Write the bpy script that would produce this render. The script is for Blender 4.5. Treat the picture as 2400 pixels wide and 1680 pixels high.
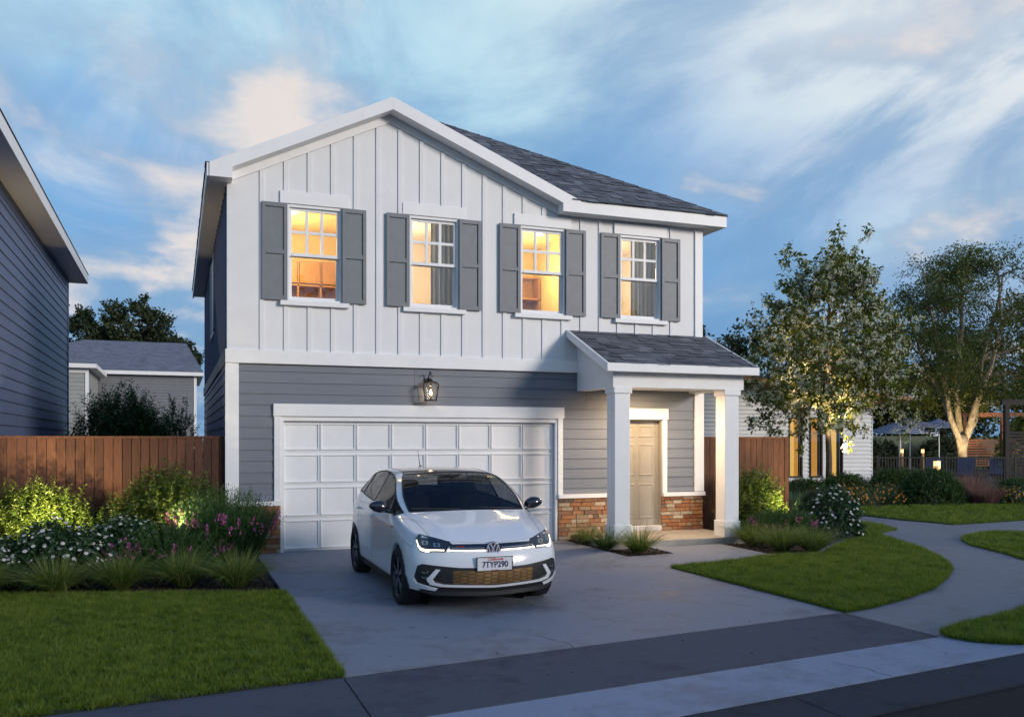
import bpy, bmesh, math, random
import numpy as np
from mathutils import Vector, Matrix
from mathutils.bvhtree import BVHTree
random.seed(7)
RNG = np.random.default_rng(11)
R = math.radians
scene = bpy.context.scene
for o in list(bpy.data.objects): bpy.data.objects.remove(o)
COL = scene.collection
# ------------------------------------------------------------------ camera
cam = bpy.data.cameras.new("camera"); camo = bpy.data.objects.new("camera", cam); COL.objects.link(camo)
camo.location = (-0.7655, -14.9677, 1.8514)
camo.rotation_euler = (R(90), 0, -0.3628)
cam.sensor_width = 36; cam.lens = 31.097; cam.shift_y = 0.0796
cam.clip_start = 0.1; cam.clip_end = 4000
scene.camera = camo
# ------------------------------------------------------------------ sky, sun, exposure
SUN_DIR = Vector((0.62, -0.80, 0.26)).normalized()      # towards the sun
SUN_EL = math.asin(SUN_DIR.z); SUN_AZ = math.atan2(SUN_DIR.x, SUN_DIR.y)
world = bpy.data.worlds.new("World"); scene.world = world; world.use_nodes = True
def build_world():
    nt = world.node_tree; N = nt.nodes; L = nt.links; N.clear()
    def nd(t, **k):
        n = N.new(t)
        for a, b in k.items(): setattr(n, a, b)
        return n
    def math_(op, a, b=None, clamp=False):
        n = nd('ShaderNodeMath', operation=op); n.use_clamp = clamp
        for i, v in enumerate((a, b)):
            if v is None: continue
            if isinstance(v, (int, float)): n.inputs[i].default_value = v
            else: L.new(v, n.inputs[i])
        return n.outputs[0]
    def mix(f, a, b):
        n = nd('ShaderNodeMix', data_type='RGBA')
        for i, v in ((0, f), (6, a), (7, b)):
            if isinstance(v, (int, float)): n.inputs[i].default_value = v
            elif isinstance(v, tuple): n.inputs[i].default_value = (*v, 1)
            else: L.new(v, n.inputs[i])
        return n.outputs[2]
    def step(v, lo, hi):
        n = nd('ShaderNodeMapRange', interpolation_type='SMOOTHSTEP'); L.new(v, n.inputs[0])
        n.inputs[1].default_value = lo; n.inputs[2].default_value = hi
        return n.outputs[0]
    tc = nd('ShaderNodeTexCoord'); sep = nd('ShaderNodeSeparateXYZ'); L.new(tc.outputs['Generated'], sep.inputs[0])
    X, Y, Z = sep.outputs
    zc = math_('MAXIMUM', Z, 0.0)
    den = math_('ADD', zc, 0.22)
    px = math_('DIVIDE', X, den); py = math_('DIVIDE', Y, den)
    cmb = nd('ShaderNodeCombineXYZ'); L.new(px, cmb.inputs[0]); L.new(py, cmb.inputs[1])
    def noise(scale, det, rough, dist=0.0, off=(0, 0, 0), sc=(1, 1, 1), rot=0.0):
        m = nd('ShaderNodeMapping'); L.new(cmb.outputs[0], m.inputs[0])
        m.inputs['Location'].default_value = off; m.inputs['Scale'].default_value = sc; m.inputs['Rotation'].default_value = (0, 0, rot)
        n = nd('ShaderNodeTexNoise'); L.new(m.outputs[0], n.inputs[0])
        n.inputs['Scale'].default_value = scale; n.inputs['Detail'].default_value = det
        n.inputs['Roughness'].default_value = rough; n.inputs['Distortion'].default_value = dist
        return n.outputs[0]
    sky = nd('ShaderNodeTexSky', sky_type='NISHITA'); sky.sun_disc = False
    sky.sun_elevation = SUN_EL; sky.sun_rotation = SUN_AZ; sky.air_density = 1.3; sky.dust_density = 1.2; sky.ozone_density = 3.0
    bg1 = nd('ShaderNodeBackground'); L.new(sky.outputs[0], bg1.inputs[0]); bg1.inputs[1].default_value = 0.09
    broad = noise(1.15, 5, 0.55, 0.5, (8.1, 3.7, 0), (1.0, 0.75, 1), 0.45)
    wisp = noise(1.5, 9, 0.6, 0.9, (9.3, 6.2, 0), (1.0, 0.5, 1), 0.7)
    streak = noise(1.7, 8, 0.58, 0.8, (2.3, 5.2, 0), (0.8, 0.45, 1), 0.2)
    puff = noise(2.3, 8, 0.54, 0.35, (8.25, 7.95, 0), (1, 0.8, 1), 0.2)
    # how pale the high haze is: more so higher up and towards the sunny side
    side = math_('MULTIPLY', math_('ADD', math_('MULTIPLY', X, 0.85), math_('MULTIPLY', Y, -0.5)), 0.14)
    hv = math_('ADD', math_('MULTIPLY', zc, 2.1), side)
    hv = math_('ADD', hv, math_('MULTIPLY', math_('SUBTRACT', broad, 0.5), 2.6))
    pale = step(hv, 0.34, 1.10)
    blue = mix(step(zc, 0.0, 0.26), (0.13, 0.29, 0.56), (0.22, 0.46, 0.80))
    base = mix(pale, blue, (0.58, 0.84, 0.96))
    glow = math_('ADD', math_('ADD', math_('MULTIPLY', X, 0.80), math_('MULTIPLY', Y, 0.25)), math_('MULTIPLY', zc, 1.0))
    base = mix(math_('MULTIPLY', step(glow, 0.80, 1.15), 0.9), base, (0.96, 0.95, 0.94))
    # long grey-blue streaks of thin cloud
    base = mix(math_('MULTIPLY', step(streak, 0.42, 0.60), 0.75), base, (0.18, 0.38, 0.66))
    base = mix(math_('MULTIPLY', step(wisp, 0.57, 0.76), 0.80), base, (0.92, 0.91, 0.90))
    base = mix(step(zc, 0.46, 0.78), base, (0.085, 0.20, 0.50))     # deeper blue overhead
    # low banks of cloud with blue-grey bases and cream-pink tops
    leftw = math_('SUBTRACT', 1.0, step(math_('ADD', math_('MULTIPLY', X, 1.0), math_('MULTIPLY', Y, -0.30)), -0.30, 0.30))
    pf = math_('ADD', puff, math_('MULTIPLY', leftw, 0.05))
    lowm = math_('MULTIPLY', step(pf, 0.46, 0.62), math_('SUBTRACT', 1.0, step(Z, 0.36, 0.46)))
    base = mix(math_('MULTIPLY', lowm, 0.65), base, (0.30, 0.46, 0.68))
    topm = math_('MULTIPLY', step(pf, 0.56, 0.72), math_('SUBTRACT', 1.0, step(Z, 0.36, 0.46)))
    base = mix(math_('MULTIPLY', topm, 0.85), base, (0.98, 0.86, 0.78))
    bg2 = nd('ShaderNodeBackground'); L.new(base, bg2.inputs[0]); bg2.inputs[1].default_value = 1.0
    mx = nd('ShaderNodeMixShader'); mx.inputs[0].default_value = 0.88
    L.new(bg1.outputs[0], mx.inputs[1]); L.new(bg2.outputs[0], mx.inputs[2])
    out = nd('ShaderNodeOutputWorld'); L.new(mx.outputs[0], out.inputs[0])
build_world()
sl = bpy.data.lights.new("sun", 'SUN'); sl.energy = 2.45; sl.angle = R(14); sl.color = (1.0, 0.89, 0.80)
sun = bpy.data.objects.new("sun", sl); COL.objects.link(sun)
sun.rotation_euler = SUN_DIR.to_track_quat('Z', 'Y').to_euler(); sun.location = (20, -20, 20)
vs = scene.view_settings; vs.view_transform = 'Standard'; vs.look = 'None'; vs.exposure = 0.0; vs.gamma = 1.0; vs.use_curve_mapping = False
scene.render.engine = 'CYCLES'; cy = scene.cycles
cy.use_denoising = True; cy.max_bounces = 6; cy.transparent_max_bounces = 12; cy.sample_clamp_indirect = 4.0; cy.caustics_reflective = False; cy.caustics_refractive = False
# ------------------------------------------------------------------ materials
def new_mat(name):
    m = bpy.data.materials.new(name); m.use_nodes = True
    nt = m.node_tree; b = nt.nodes['Principled BSDF']; return m, nt, b
def mat(name, col, rough=0.6, var=0.06, scale=6.0, bump=0.0, bscale=60.0, metal=0.0, coat=0.0, objvar=0.0, stretch=(1, 1, 1), col2=None, spec=0.5, dirt=0.0):
    """paint, metal, stone: base colour with soft noise variation, optional per-object tone and fine relief"""
    m, nt, b = new_mat(name); N = nt.nodes; L = nt.links
    tc = N.new('ShaderNodeTexCoord'); mp = N.new('ShaderNodeMapping'); L.new(tc.outputs['Object'], mp.inputs[0]); mp.inputs['Scale'].default_value = stretch
    n = N.new('ShaderNodeTexNoise'); L.new(mp.outputs[0], n.inputs[0]); n.inputs['Scale'].default_value = scale; n.inputs['Detail'].default_value = 6; n.inputs['Roughness'].default_value = 0.6
    cr = N.new('ShaderNodeValToRGB'); L.new(n.outputs[0], cr.inputs[0])
    c2 = col2 or tuple(c * (1 - 2.2 * var) for c in col); c1 = tuple(min(1, c * (1 + var)) for c in col)
    cr.color_ramp.elements[0].position = 0.28; cr.color_ramp.elements[1].position = 0.72
    cr.color_ramp.elements[0].color = (*c2, 1); cr.color_ramp.elements[1].color = (*c1, 1)
    last = cr.outputs[0]
    if dirt > 0:
        n3 = N.new('ShaderNodeTexNoise'); L.new(tc.outputs['Object'], n3.inputs[0]); n3.inputs['Scale'].default_value = 0.9; n3.inputs['Detail'].default_value = 8; n3.inputs['Roughness'].default_value = 0.7
        r3 = N.new('ShaderNodeMapRange'); L.new(n3.outputs[0], r3.inputs[0]); r3.inputs[1].default_value = 0.45; r3.inputs[2].default_value = 0.75; r3.inputs[4].default_value = dirt
        mx = N.new('ShaderNodeMix'); mx.data_type = 'RGBA'; mx.blend_type = 'MULTIPLY'; L.new(r3.outputs[0], mx.inputs[0]); L.new(last, mx.inputs[6]); mx.inputs[7].default_value = (0.62, 0.58, 0.52, 1); last = mx.outputs[2]
    if objvar > 0:
        oi = N.new('ShaderNodeObjectInfo'); mr = N.new('ShaderNodeMapRange'); L.new(oi.outputs['Random'], mr.inputs[0]); mr.inputs[3].default_value = 1 - objvar; mr.inputs[4].default_value = 1 + objvar
        mx = N.new('ShaderNodeVectorMath'); mx.operation = 'SCALE'; L.new(last, mx.inputs[0]); L.new(mr.outputs[0], mx.inputs['Scale']); last = mx.outputs[0]
    L.new(last, b.inputs['Base Color']); b.inputs['Roughness'].default_value = rough; b.inputs['Metallic'].default_value = metal
    b.inputs['Coat Weight'].default_value = coat; b.inputs['Coat Roughness'].default_value = 0.04; b.inputs['Specular IOR Level'].default_value = spec
    if bump > 0:
        n2 = N.new('ShaderNodeTexNoise'); L.new(mp.outputs[0], n2.inputs[0]); n2.inputs['Scale'].default_value = bscale; n2.inputs['Detail'].default_value = 8
        bp = N.new('ShaderNodeBump'); L.new(n2.outputs[0], bp.inputs['Height']); bp.inputs['Strength'].default_value = bump; bp.inputs['Distance'].default_value = 0.01; L.new(bp.outputs[0], b.inputs['Normal'])
    return m
def ramp_mat(name, cols, rough=0.8, bump=0.3, bscale=40, by='object', grain=0.25, gscale=30, stretch=(1, 1, 1), trans=0.0, spec=0.3):
    """tone picked per object (bricks, shingles, boards) or per vertex attribute rnd (leaves, blades), with grain"""
    m, nt, b = new_mat(name); N = nt.nodes; L = nt.links
    cr = N.new('ShaderNodeValToRGB'); el = cr.color_ramp.elements
    while len(el) < len(cols): el.new(0.5)
    for i, c in enumerate(cols): el[i].position = i / max(1, len(cols) - 1); el[i].color = (*c, 1)
    if by == 'object':
        oi = N.new('ShaderNodeObjectInfo'); L.new(oi.outputs['Random'], cr.inputs[0])
    else:
        at = N.new('ShaderNodeAttribute'); at.attribute_name = 'rnd'; L.new(at.outputs['Fac'], cr.inputs[0])
    last = cr.outputs[0]
    if grain > 0:
        tc = N.new('ShaderNodeTexCoord'); mp = N.new('ShaderNodeMapping'); L.new(tc.outputs['Object'], mp.inputs[0]); mp.inputs['Scale'].default_value = stretch
        n = N.new('ShaderNodeTexNoise'); L.new(mp.outputs[0], n.inputs[0]); n.inputs['Scale'].default_value = gscale; n.inputs['Detail'].default_value = 7; n.inputs['Roughness'].default_value = 0.65
        mr = N.new('ShaderNodeMapRange'); L.new(n.outputs[0], mr.inputs[0]); mr.inputs[1].default_value = 0.3; mr.inputs[2].default_value = 0.7; mr.inputs[3].default_value = 1 - grain; mr.inputs[4].default_value = 1 + grain
        mx = N.new('ShaderNodeVectorMath'); mx.operation = 'SCALE'; L.new(last, mx.inputs[0]); L.new(mr.outputs[0], mx.inputs['Scale']); last = mx.outputs[0]
        if bump > 0:
            n2 = N.new('ShaderNodeTexNoise'); L.new(mp.outputs[0], n2.inputs[0]); n2.inputs['Scale'].default_value = bscale; n2.inputs['Detail'].default_value = 6
            bp = N.new('ShaderNodeBump'); L.new(n2.outputs[0], bp.inputs['Height']); bp.inputs['Strength'].default_value = bump; bp.inputs['Distance'].default_value = 0.01; L.new(bp.outputs[0], b.inputs['Normal'])
    L.new(last, b.inputs['Base Color']); b.inputs['Roughness'].default_value = rough; b.inputs['Specular IOR Level'].default_value = spec
    if trans > 0:
        tr = N.new('ShaderNodeBsdfTranslucent'); sc = N.new('ShaderNodeVectorMath'); sc.operation = 'MULTIPLY'; L.new(last, sc.inputs[0]); sc.inputs[1].default_value = (1.5, 1.7, 0.7)
        L.new(sc.outputs[0], tr.inputs[0]); mx = N.new('ShaderNodeMixShader'); mx.inputs[0].default_value = trans
        L.new(b.outputs[0], mx.inputs[1]); L.new(tr.outputs[0], mx.inputs[2]); L.new(mx.outputs[0], N['Material Output'].inputs[0])
    return m
def emit(name, col, s):
    m, nt, b = new_mat(name); b.inputs['Base Color'].default_value = (*col, 1); b.inputs['Emission Color'].default_value = (*col, 1); b.inputs['Emission Strength'].default_value = s; return m
def glass(name, tint=(1, 1, 1), refl=1.0, ior=1.5, rough=0.0):
    """thin pane: see-through with fresnel reflection"""
    m, nt, b = new_mat(name); N = nt.nodes; L = nt.links; N.remove(b)
    t = N.new('ShaderNodeBsdfTransparent'); t.inputs[0].default_value = (*tint, 1)
    g = N.new('ShaderNodeBsdfGlossy'); g.inputs['Roughness'].default_value = rough
    f = N.new('ShaderNodeFresnel'); f.inputs[0].default_value = ior
    k = N.new('ShaderNodeMath'); k.operation = 'MULTIPLY'; k.use_clamp = True; L.new(f.outputs[0], k.inputs[0]); k.inputs[1].default_value = refl
    mx = N.new('ShaderNodeMixShader'); L.new(k.outputs[0], mx.inputs[0]); L.new(t.outputs[0], mx.inputs[1]); L.new(g.outputs[0], mx.inputs[2]); L.new(mx.outputs[0], N['Material Output'].inputs[0])
    return m
def concrete(name, col, dark, r0=0.5, r1=0.78):
    m, nt, b = new_mat(name); N = nt.nodes; L = nt.links
    tc = N.new('ShaderNodeTexCoord')
    def noise(s, d, r):
        n = N.new('ShaderNodeTexNoise'); L.new(tc.outputs['Object'], n.inputs[0]); n.inputs['Scale'].default_value = s; n.inputs['Detail'].default_value = d; n.inputs['Roughness'].default_value = r; return n.outputs[0]
    big = noise(0.8, 7, 0.68); med = noise(4.0, 8, 0.7); fine = noise(150, 4, 0.7)
    a = N.new('ShaderNodeMath'); a.operation = 'MULTIPLY_ADD'; L.new(med, a.inputs[0]); a.inputs[1].default_value = 0.75; L.new(big, a.inputs[2])
    a2 = N.new('ShaderNodeMath'); a2.operation = 'MULTIPLY_ADD'; L.new(fine, a2.inputs[0]); a2.inputs[1].default_value = 0.25; L.new(a.outputs[0], a2.inputs[2])
    cr = N.new('ShaderNodeValToRGB'); L.new(a2.outputs[0], cr.inputs[0]); cr.color_ramp.elements[0].position = 0.80; cr.color_ramp.elements[1].position = 1.12
    cr.color_ramp.elements[0].color = (*dark, 1); cr.color_ramp.elements[1].color = (*col, 1)
    # small dark stains and pits
    v = N.new('ShaderNodeTexVoronoi'); L.new(tc.outputs['Object'], v.inputs[0]); v.inputs['Scale'].default_value = 1.7; v.inputs['Randomness'].default_value = 1.0
    s = N.new('ShaderNodeMapRange'); L.new(v.outputs['Distance'], s.inputs[0]); s.inputs[1].default_value = 0.012; s.inputs[2].default_value = 0.035; s.inputs[3].default_value = 0.45; s.inputs[4].default_value = 1.0
    mx = N.new('ShaderNodeVectorMath'); mx.operation = 'SCALE'; L.new(cr.outputs[0], mx.inputs[0]); L.new(s.outputs[0], mx.inputs['Scale'])
    L.new(mx.outputs[0], b.inputs['Base Color'])
    rr = N.new('ShaderNodeMapRange'); L.new(a.outputs[0], rr.inputs[0]); rr.inputs[1].default_value = 0.5; rr.inputs[2].default_value = 1.0; rr.inputs[3].default_value = r0; rr.inputs[4].default_value = r1; b.inputs['Specular IOR Level'].default_value = .35 if r0 < .7 else .15
    L.new(rr.outputs[0], b.inputs['Roughness'])
    bp = N.new('ShaderNodeBump'); L.new(a2.outputs[0], bp.inputs['Height']); bp.inputs['Strength'].default_value = 0.25; bp.inputs['Distance'].default_value = 0.02; L.new(bp.outputs[0], b.inputs['Normal'])
    return m
M = {}
M['white'] = mat('white_paint', (0.74, 0.745, 0.755), 0.5, 0.02, 3.0, 0.05, 90, dirt=0.10)
M['trim'] = mat('white_trim_paint', (0.81, 0.815, 0.82), 0.45, 0.02, 4.0, 0.04, 90, dirt=0.10)
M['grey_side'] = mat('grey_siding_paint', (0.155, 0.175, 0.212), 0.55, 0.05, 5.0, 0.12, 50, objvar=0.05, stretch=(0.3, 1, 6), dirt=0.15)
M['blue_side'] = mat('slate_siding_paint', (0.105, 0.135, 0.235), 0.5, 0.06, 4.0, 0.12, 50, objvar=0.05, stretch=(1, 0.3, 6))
M['pale_side'] = mat('pale_siding_paint', (0.30, 0.31, 0.30), 0.6, 0.05, 4.0, objvar=0.05)
M['dim_side'] = mat('stone_grey_siding_paint', (0.17, 0.18, 0.20), 0.6, 0.05, 4.0, objvar=0.05)
M['shutter'] = mat('shutter_grey_paint', (0.175, 0.19, 0.21), 0.5, 0.05, 8.0, 0.06, 80, dirt=0.12)
M['mortar'] = mat('mortar', (0.15, 0.15, 0.15), 0.9, 0.15, 30, 0.5, 120)
M['brick'] = ramp_mat('brick', [(0.30, 0.115, 0.050), (0.42, 0.185, 0.075), (0.32, 0.22, 0.13), (0.52, 0.42, 0.30), (0.38, 0.155, 0.06), (0.17, 0.12, 0.09), (0.46, 0.22, 0.09), (0.26, 0.10, 0.045), (0.38, 0.20, 0.10)], 0.85, 0.6, 60, 'object', 0.3, 22)
M['shingle'] = ramp_mat('asphalt_shingle', [(0.070, 0.076, 0.090), (0.115, 0.125, 0.145), (0.15, 0.16, 0.18), (0.09, 0.097, 0.115), (0.20, 0.21, 0.23), (0.105, 0.113, 0.13)], 0.9, 0.7, 220, 'object', 0.28, 160)
M['door'] = mat('putty_door_paint', (0.36, 0.34, 0.30), 0.4, 0.04, 4, dirt=0.08)
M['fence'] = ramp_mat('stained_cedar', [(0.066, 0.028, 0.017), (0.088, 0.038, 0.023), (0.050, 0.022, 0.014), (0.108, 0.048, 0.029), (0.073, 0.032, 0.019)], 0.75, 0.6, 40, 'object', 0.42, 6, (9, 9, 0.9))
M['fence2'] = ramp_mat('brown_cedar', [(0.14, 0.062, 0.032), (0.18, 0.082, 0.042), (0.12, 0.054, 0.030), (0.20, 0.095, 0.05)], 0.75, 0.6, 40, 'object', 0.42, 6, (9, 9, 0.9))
M['black'] = mat('black_metal', (0.014, 0.012, 0.011), 0.5, 0.1, 20)
M['glass'] = glass('window_glass', (0.95, 0.96, 0.95), 2.2)
M['room'] = mat('warm_room_wall', (0.74, 0.60, 0.34), 0.8, 0.03, 3)
M['room2'] = mat('cream_room_wall', (0.78, 0.72, 0.62), 0.8, 0.03, 3)
M['wood'] = mat('oak_cabinet', (0.42, 0.22, 0.06), 0.5, 0.12, 5, stretch=(6, 6, 0.6))
M['curtain'] = mat('grey_curtain', (0.62, 0.63, 0.61), 0.8, 0.08, 8, stretch=(10, 1, 0.2))
M['soil'] = mat('dark_mulch', (0.022, 0.014, 0.010), 0.95, 0.6, 45, 1.0, 40, col2=(0.006, 0.004, 0.003))
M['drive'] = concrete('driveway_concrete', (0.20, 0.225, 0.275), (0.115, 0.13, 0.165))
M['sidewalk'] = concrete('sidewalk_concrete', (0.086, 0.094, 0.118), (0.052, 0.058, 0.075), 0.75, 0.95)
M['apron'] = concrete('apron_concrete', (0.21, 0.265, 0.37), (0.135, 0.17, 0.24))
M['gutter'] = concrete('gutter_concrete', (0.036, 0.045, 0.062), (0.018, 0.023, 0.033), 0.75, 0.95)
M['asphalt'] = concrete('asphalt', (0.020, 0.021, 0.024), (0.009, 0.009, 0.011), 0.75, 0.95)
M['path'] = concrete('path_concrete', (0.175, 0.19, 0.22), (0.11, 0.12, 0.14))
M['slab'] = concrete('porch_concrete', (0.42, 0.38, 0.32), (0.32, 0.29, 0.25))
M['dirt'] = mat('ground_earth', (0.05, 0.055, 0.03), 0.95, 0.3, 2.0)
# ------------------------------------------------------------------ object helpers
def link(o, parent=None):
    COL.objects.link(o)
    if parent: o.parent = parent
    return o
def tag(o, label, cat, group=None):
    o['label'] = label; o['category'] = cat
    if group: o['group'] = group
    return o
def root(name, label, cat, loc=(0, 0, 0), rz=0.0, group=None):
    o = bpy.data.objects.new(name, None); COL.objects.link(o); o.location = loc; o.rotation_euler = (0, 0, rz); o.empty_display_size = 0.2
    return tag(o, label, cat, group)
def meshobj(name, v, f, m, parent=None, smooth=False):
    me = bpy.data.meshes.new(name); me.from_pydata([tuple(p) for p in v], [], f); me.update()
    if m: me.materials.append(m)
    if smooth:
        for p in me.polygons: p.use_smooth = True
    return link(bpy.data.objects.new(name, me), parent)
class MB:
    def __init__(s): s.v = []; s.f = []
    def add(s, v, f):
        n = len(s.v); s.v += [tuple(p) for p in v]; s.f += [tuple(i + n for i in q) for q in f]; return s
    def box(s, x0, x1, y0, y1, z0, z1):
        return s.add([(x0, y0, z0), (x1, y0, z0), (x1, y1, z0), (x0, y1, z0), (x0, y0, z1), (x1, y0, z1), (x1, y1, z1), (x0, y1, z1)],
                     [(0, 3, 2, 1), (4, 5, 6, 7), (0, 1, 5, 4), (1, 2, 6, 5), (2, 3, 7, 6), (3, 0, 4, 7)])
    def prism(s, poly, a, b, axis='y'):
        """poly of 2D points swept from a to b along axis (y: poly is x,z; x: poly is y,z; z: poly is x,y)"""
        n = len(poly)
        def pt(p, t): return (p[0], t, p[1]) if axis == 'y' else ((t, p[0], p[1]) if axis == 'x' else (p[0], p[1], t))
        v = [pt(p, a) for p in poly] + [pt(p, b) for p in poly]
        return s.add(v, [tuple(range(n)), tuple(range(2 * n - 1, n - 1, -1))] + [(i, n + i, n + (i + 1) % n, (i + 1) % n) for i in range(n)])
    def tube(s, pts, r, n=6, caps=True):
        pts = [Vector(p) for p in pts]; rs = r if isinstance(r, (list, tuple)) else [r] * len(pts)
        base = len(s.v); up = None
        for i, p in enumerate(pts):
            d = (pts[min(i + 1, len(pts) - 1)] - pts[max(i - 1, 0)]).normalized()
            if up is None: up = d.orthogonal().normalized()
            up = (up - d * up.dot(d)).normalized(); w = d.cross(up)
            for k in range(n):
                a = 2 * math.pi * k / n; s.v.append(tuple(p + (up * math.cos(a) + w * math.sin(a)) * rs[i]))
        for i in range(len(pts) - 1):
            for k in range(n):
                a = base + i * n + k; b2 = base + i * n + (k + 1) % n; s.f.append((a, b2, b2 + n, a + n))
        if caps:
            s.f.append(tuple(base + k for k in range(n))[::-1]); s.f.append(tuple(base + (len(pts) - 1) * n + k for k in range(n)))
        return s
    def lathe(s, prof, n=24, c=(0, 0, 0), axis='z'):
        base = len(s.v)
        for (r, h) in prof:
            for k in range(n):
                a = 2 * math.pi * k / n; x, y = r * math.cos(a), r * math.sin(a)
                p = (x, y, h) if axis == 'z' else ((x, h, y) if axis == 'y' else (h, x, y))
                s.v.append((p[0] + c[0], p[1] + c[1], p[2] + c[2]))
        for i in range(len(prof) - 1):
            for k in range(n):
                a = base + i * n + k; b2 = base + i * n + (k + 1) % n; s.f.append((a, b2, b2 + n, a + n))
        return s
    def build(s, name, m, parent=None, smooth=False):
        return meshobj(name, s.v, s.f, m, parent, smooth)
def fix_normals(o):
    bm = bmesh.new(); bm.from_mesh(o.data); bmesh.ops.recalc_face_normals(bm, faces=bm.faces); bm.to_mesh(o.data); bm.free()
def bevel(o, w=0.006, seg=1):
    md = o.modifiers.new('bevel', 'BEVEL'); md.width = w; md.segments = seg; md.limit_method = 'ANGLE'; return o
def box(name, x0, x1, y0, y1, z0, z1, m, parent=None, bev=0.004):
    o = MB().box(x0, x1, y0, y1, z0, z1).build(name, m, parent)
    if bev: bevel(o, bev)
    return o
def struct(o): o['kind'] = 'structure'; return o
def stuff(o): o['kind'] = 'stuff'; return o
def lamp(name, kind, loc, power, col=(1, 0.72, 0.42), size=0.1, parent=None, rot=None, spot=None, blend=0.6):
    l = bpy.data.lights.new(name, kind); l.energy = power; l.color = col
    if kind == 'AREA': l.size = size
    else: l.shadow_soft_size = size
    if spot: l.spot_size = spot; l.spot_blend = blend
    o = bpy.data.objects.new(name, l); link(o, parent); o.location = loc
    if rot is not None: o.rotation_euler = rot
    return o
WARM = (1.0, 0.68, 0.38)
# ================================================================== GROUND AND PAVING (setting)
def sheet(name, poly, z, m, thick=0.12):
    o = MB().prism(poly, z - thick, z, 'z').build(name, m); fix_normals(o); return struct(o)
def yA(x): return -8.088 + 0.1272 * x        # back of the sidewalk
def yB(x): return -9.300 + 0.1195 * x        # front of the sidewalk
def yC(x): return -10.105 + 0.1275 * x       # front of the apron band
def yD(x): return -10.655 + 0.1197 * x       # gutter / asphalt
struct(MB().box(-1500, 1500, -1500, 1800, -0.40, -0.20).build('ground', M['dirt']))
sheet('soil', [(-8, -10), (0.0, -7), (0.42, -3), (0.42, 0.2), (-8, 3.0)], -0.02, M['soil'], 0.1)
sheet('soil', [(5.97, -2.6), (7.0, -2.4), (7.0, -1.0), (8.0, -3.4), (16, -0.6), (16, 7), (9, 7), (8.9, 0.2), (5.97, 0.2)], -0.02, M['soil'], 0.1)
sheet('soil', [(13.5, 3.4), (40, 0.8), (44, 16), (20, 40), (9, 12), (9, 5)], -0.024, M['soil'], 0.1)
g = 0.006
# driveway of two slabs
sheet('driveway', [(0.45, -8.03 + g), (5.95, -7.335 + g), (5.95, -0.0), (5.90, 0.12), (0.74, 0.12), (0.45, 0.0)], 0.0, M['drive'])
# sidewalk flags
xs = [-14, -9.2, -4.4, 0.455, 5.95]
for a, b in zip(xs[:-1], xs[1:]):
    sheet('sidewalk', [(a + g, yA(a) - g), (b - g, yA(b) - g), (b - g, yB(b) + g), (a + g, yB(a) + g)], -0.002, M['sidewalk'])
# apron band between sidewalk and gutter, flaring at its right end
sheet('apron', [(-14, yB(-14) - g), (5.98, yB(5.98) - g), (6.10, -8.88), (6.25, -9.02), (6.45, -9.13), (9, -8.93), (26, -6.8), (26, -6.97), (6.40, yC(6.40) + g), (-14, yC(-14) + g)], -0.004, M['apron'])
xs = [-14, -3.2, 3.42, 10.0, 18, 26]
for a, b in zip(xs[:-1], xs[1:]):
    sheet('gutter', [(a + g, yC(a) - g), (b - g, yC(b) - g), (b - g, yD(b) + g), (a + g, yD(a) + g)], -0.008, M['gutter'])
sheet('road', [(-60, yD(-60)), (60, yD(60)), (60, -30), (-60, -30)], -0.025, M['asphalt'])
# curving garden path under the lawn patches, one sheet
sheet('path', [(5.96, -7.35), (5.99, -8.58), (6.1, -8.86), (6.25, -9.0), (6.5, -9.1), (26, -6.7), (26, 0.9), (19, 0.4), (16.5, 0.1), (15.3, 1.0), (15.2, 3.2), (14.4, 3.2), (13.55, 1.2), (11, -1), (7, -5)], -0.006, M['path'])
sheet('entry_path', [(5.956, -3.78), (8.24, -3.26), (8.34, -1.47), (6.90, -1.47), (6.86, -2.375), (5.956, -2.46)], -0.001, M['drive'])
# joint shadows: thin recessed strips of soil show between slabs because each slab is cut g short
# cracks in the concrete
def crack(pts, z):
    b = MB()
    for (p, q) in zip(pts[:-1], pts[1:]):
        p = Vector((*p, 0)); q = Vector((*q, 0)); d = (q - p).normalized(); n = Vector((-d.y, d.x, 0)) * 0.004
        b.add([(*(p - n).xy, z), (*(q - n * 0.6).xy, z), (*(q + n * 0.6).xy, z), (*(p + n).xy, z)], [(0, 1, 2, 3)])
    return b
cb = crack([(2.55, -7.78), (2.58, -7.62), (2.50, -7.45), (2.46, -7.25), (2.33, -7.12)], 0.0015)
cb.v = cb.v
struct(cb.build('crack', M['asphalt']))
struct(crack([(4.50, -9.52), (4.47, -9.38), (4.50, -9.28), (4.40, -9.10), (4.36, -8.98)], -0.0025).build('crack', M['asphalt']))
for i in range(46):     # fallen leaves and grit scattered on the paving
    x = random.uniform(0.7, 9.5); y = random.uniform(-9.3, -3.0)
    if i == 0: lb = MB()
    a = random.random() * 6.28; s_ = random.uniform(0.008, 0.022); c_, n_ = math.cos(a) * s_, math.sin(a) * s_
    zz = 0.004
    lb.add([(x - c_, y - n_, zz), (x + n_ * .4, y - c_ * .4, zz + .004), (x + c_, y + n_, zz), (x - n_ * .4, y + c_ * .4, zz + .006)], [(0, 1, 2, 3)])
M['litter'] = mat('dry_leaf', (0.05, 0.03, 0.018), 0.9, 0.3, 20)
stuff(tag(lb.build('leaf_litter', M['litter']), 'tiny dry leaves scattered over the driveway and paving', 'leaf litter'))

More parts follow.
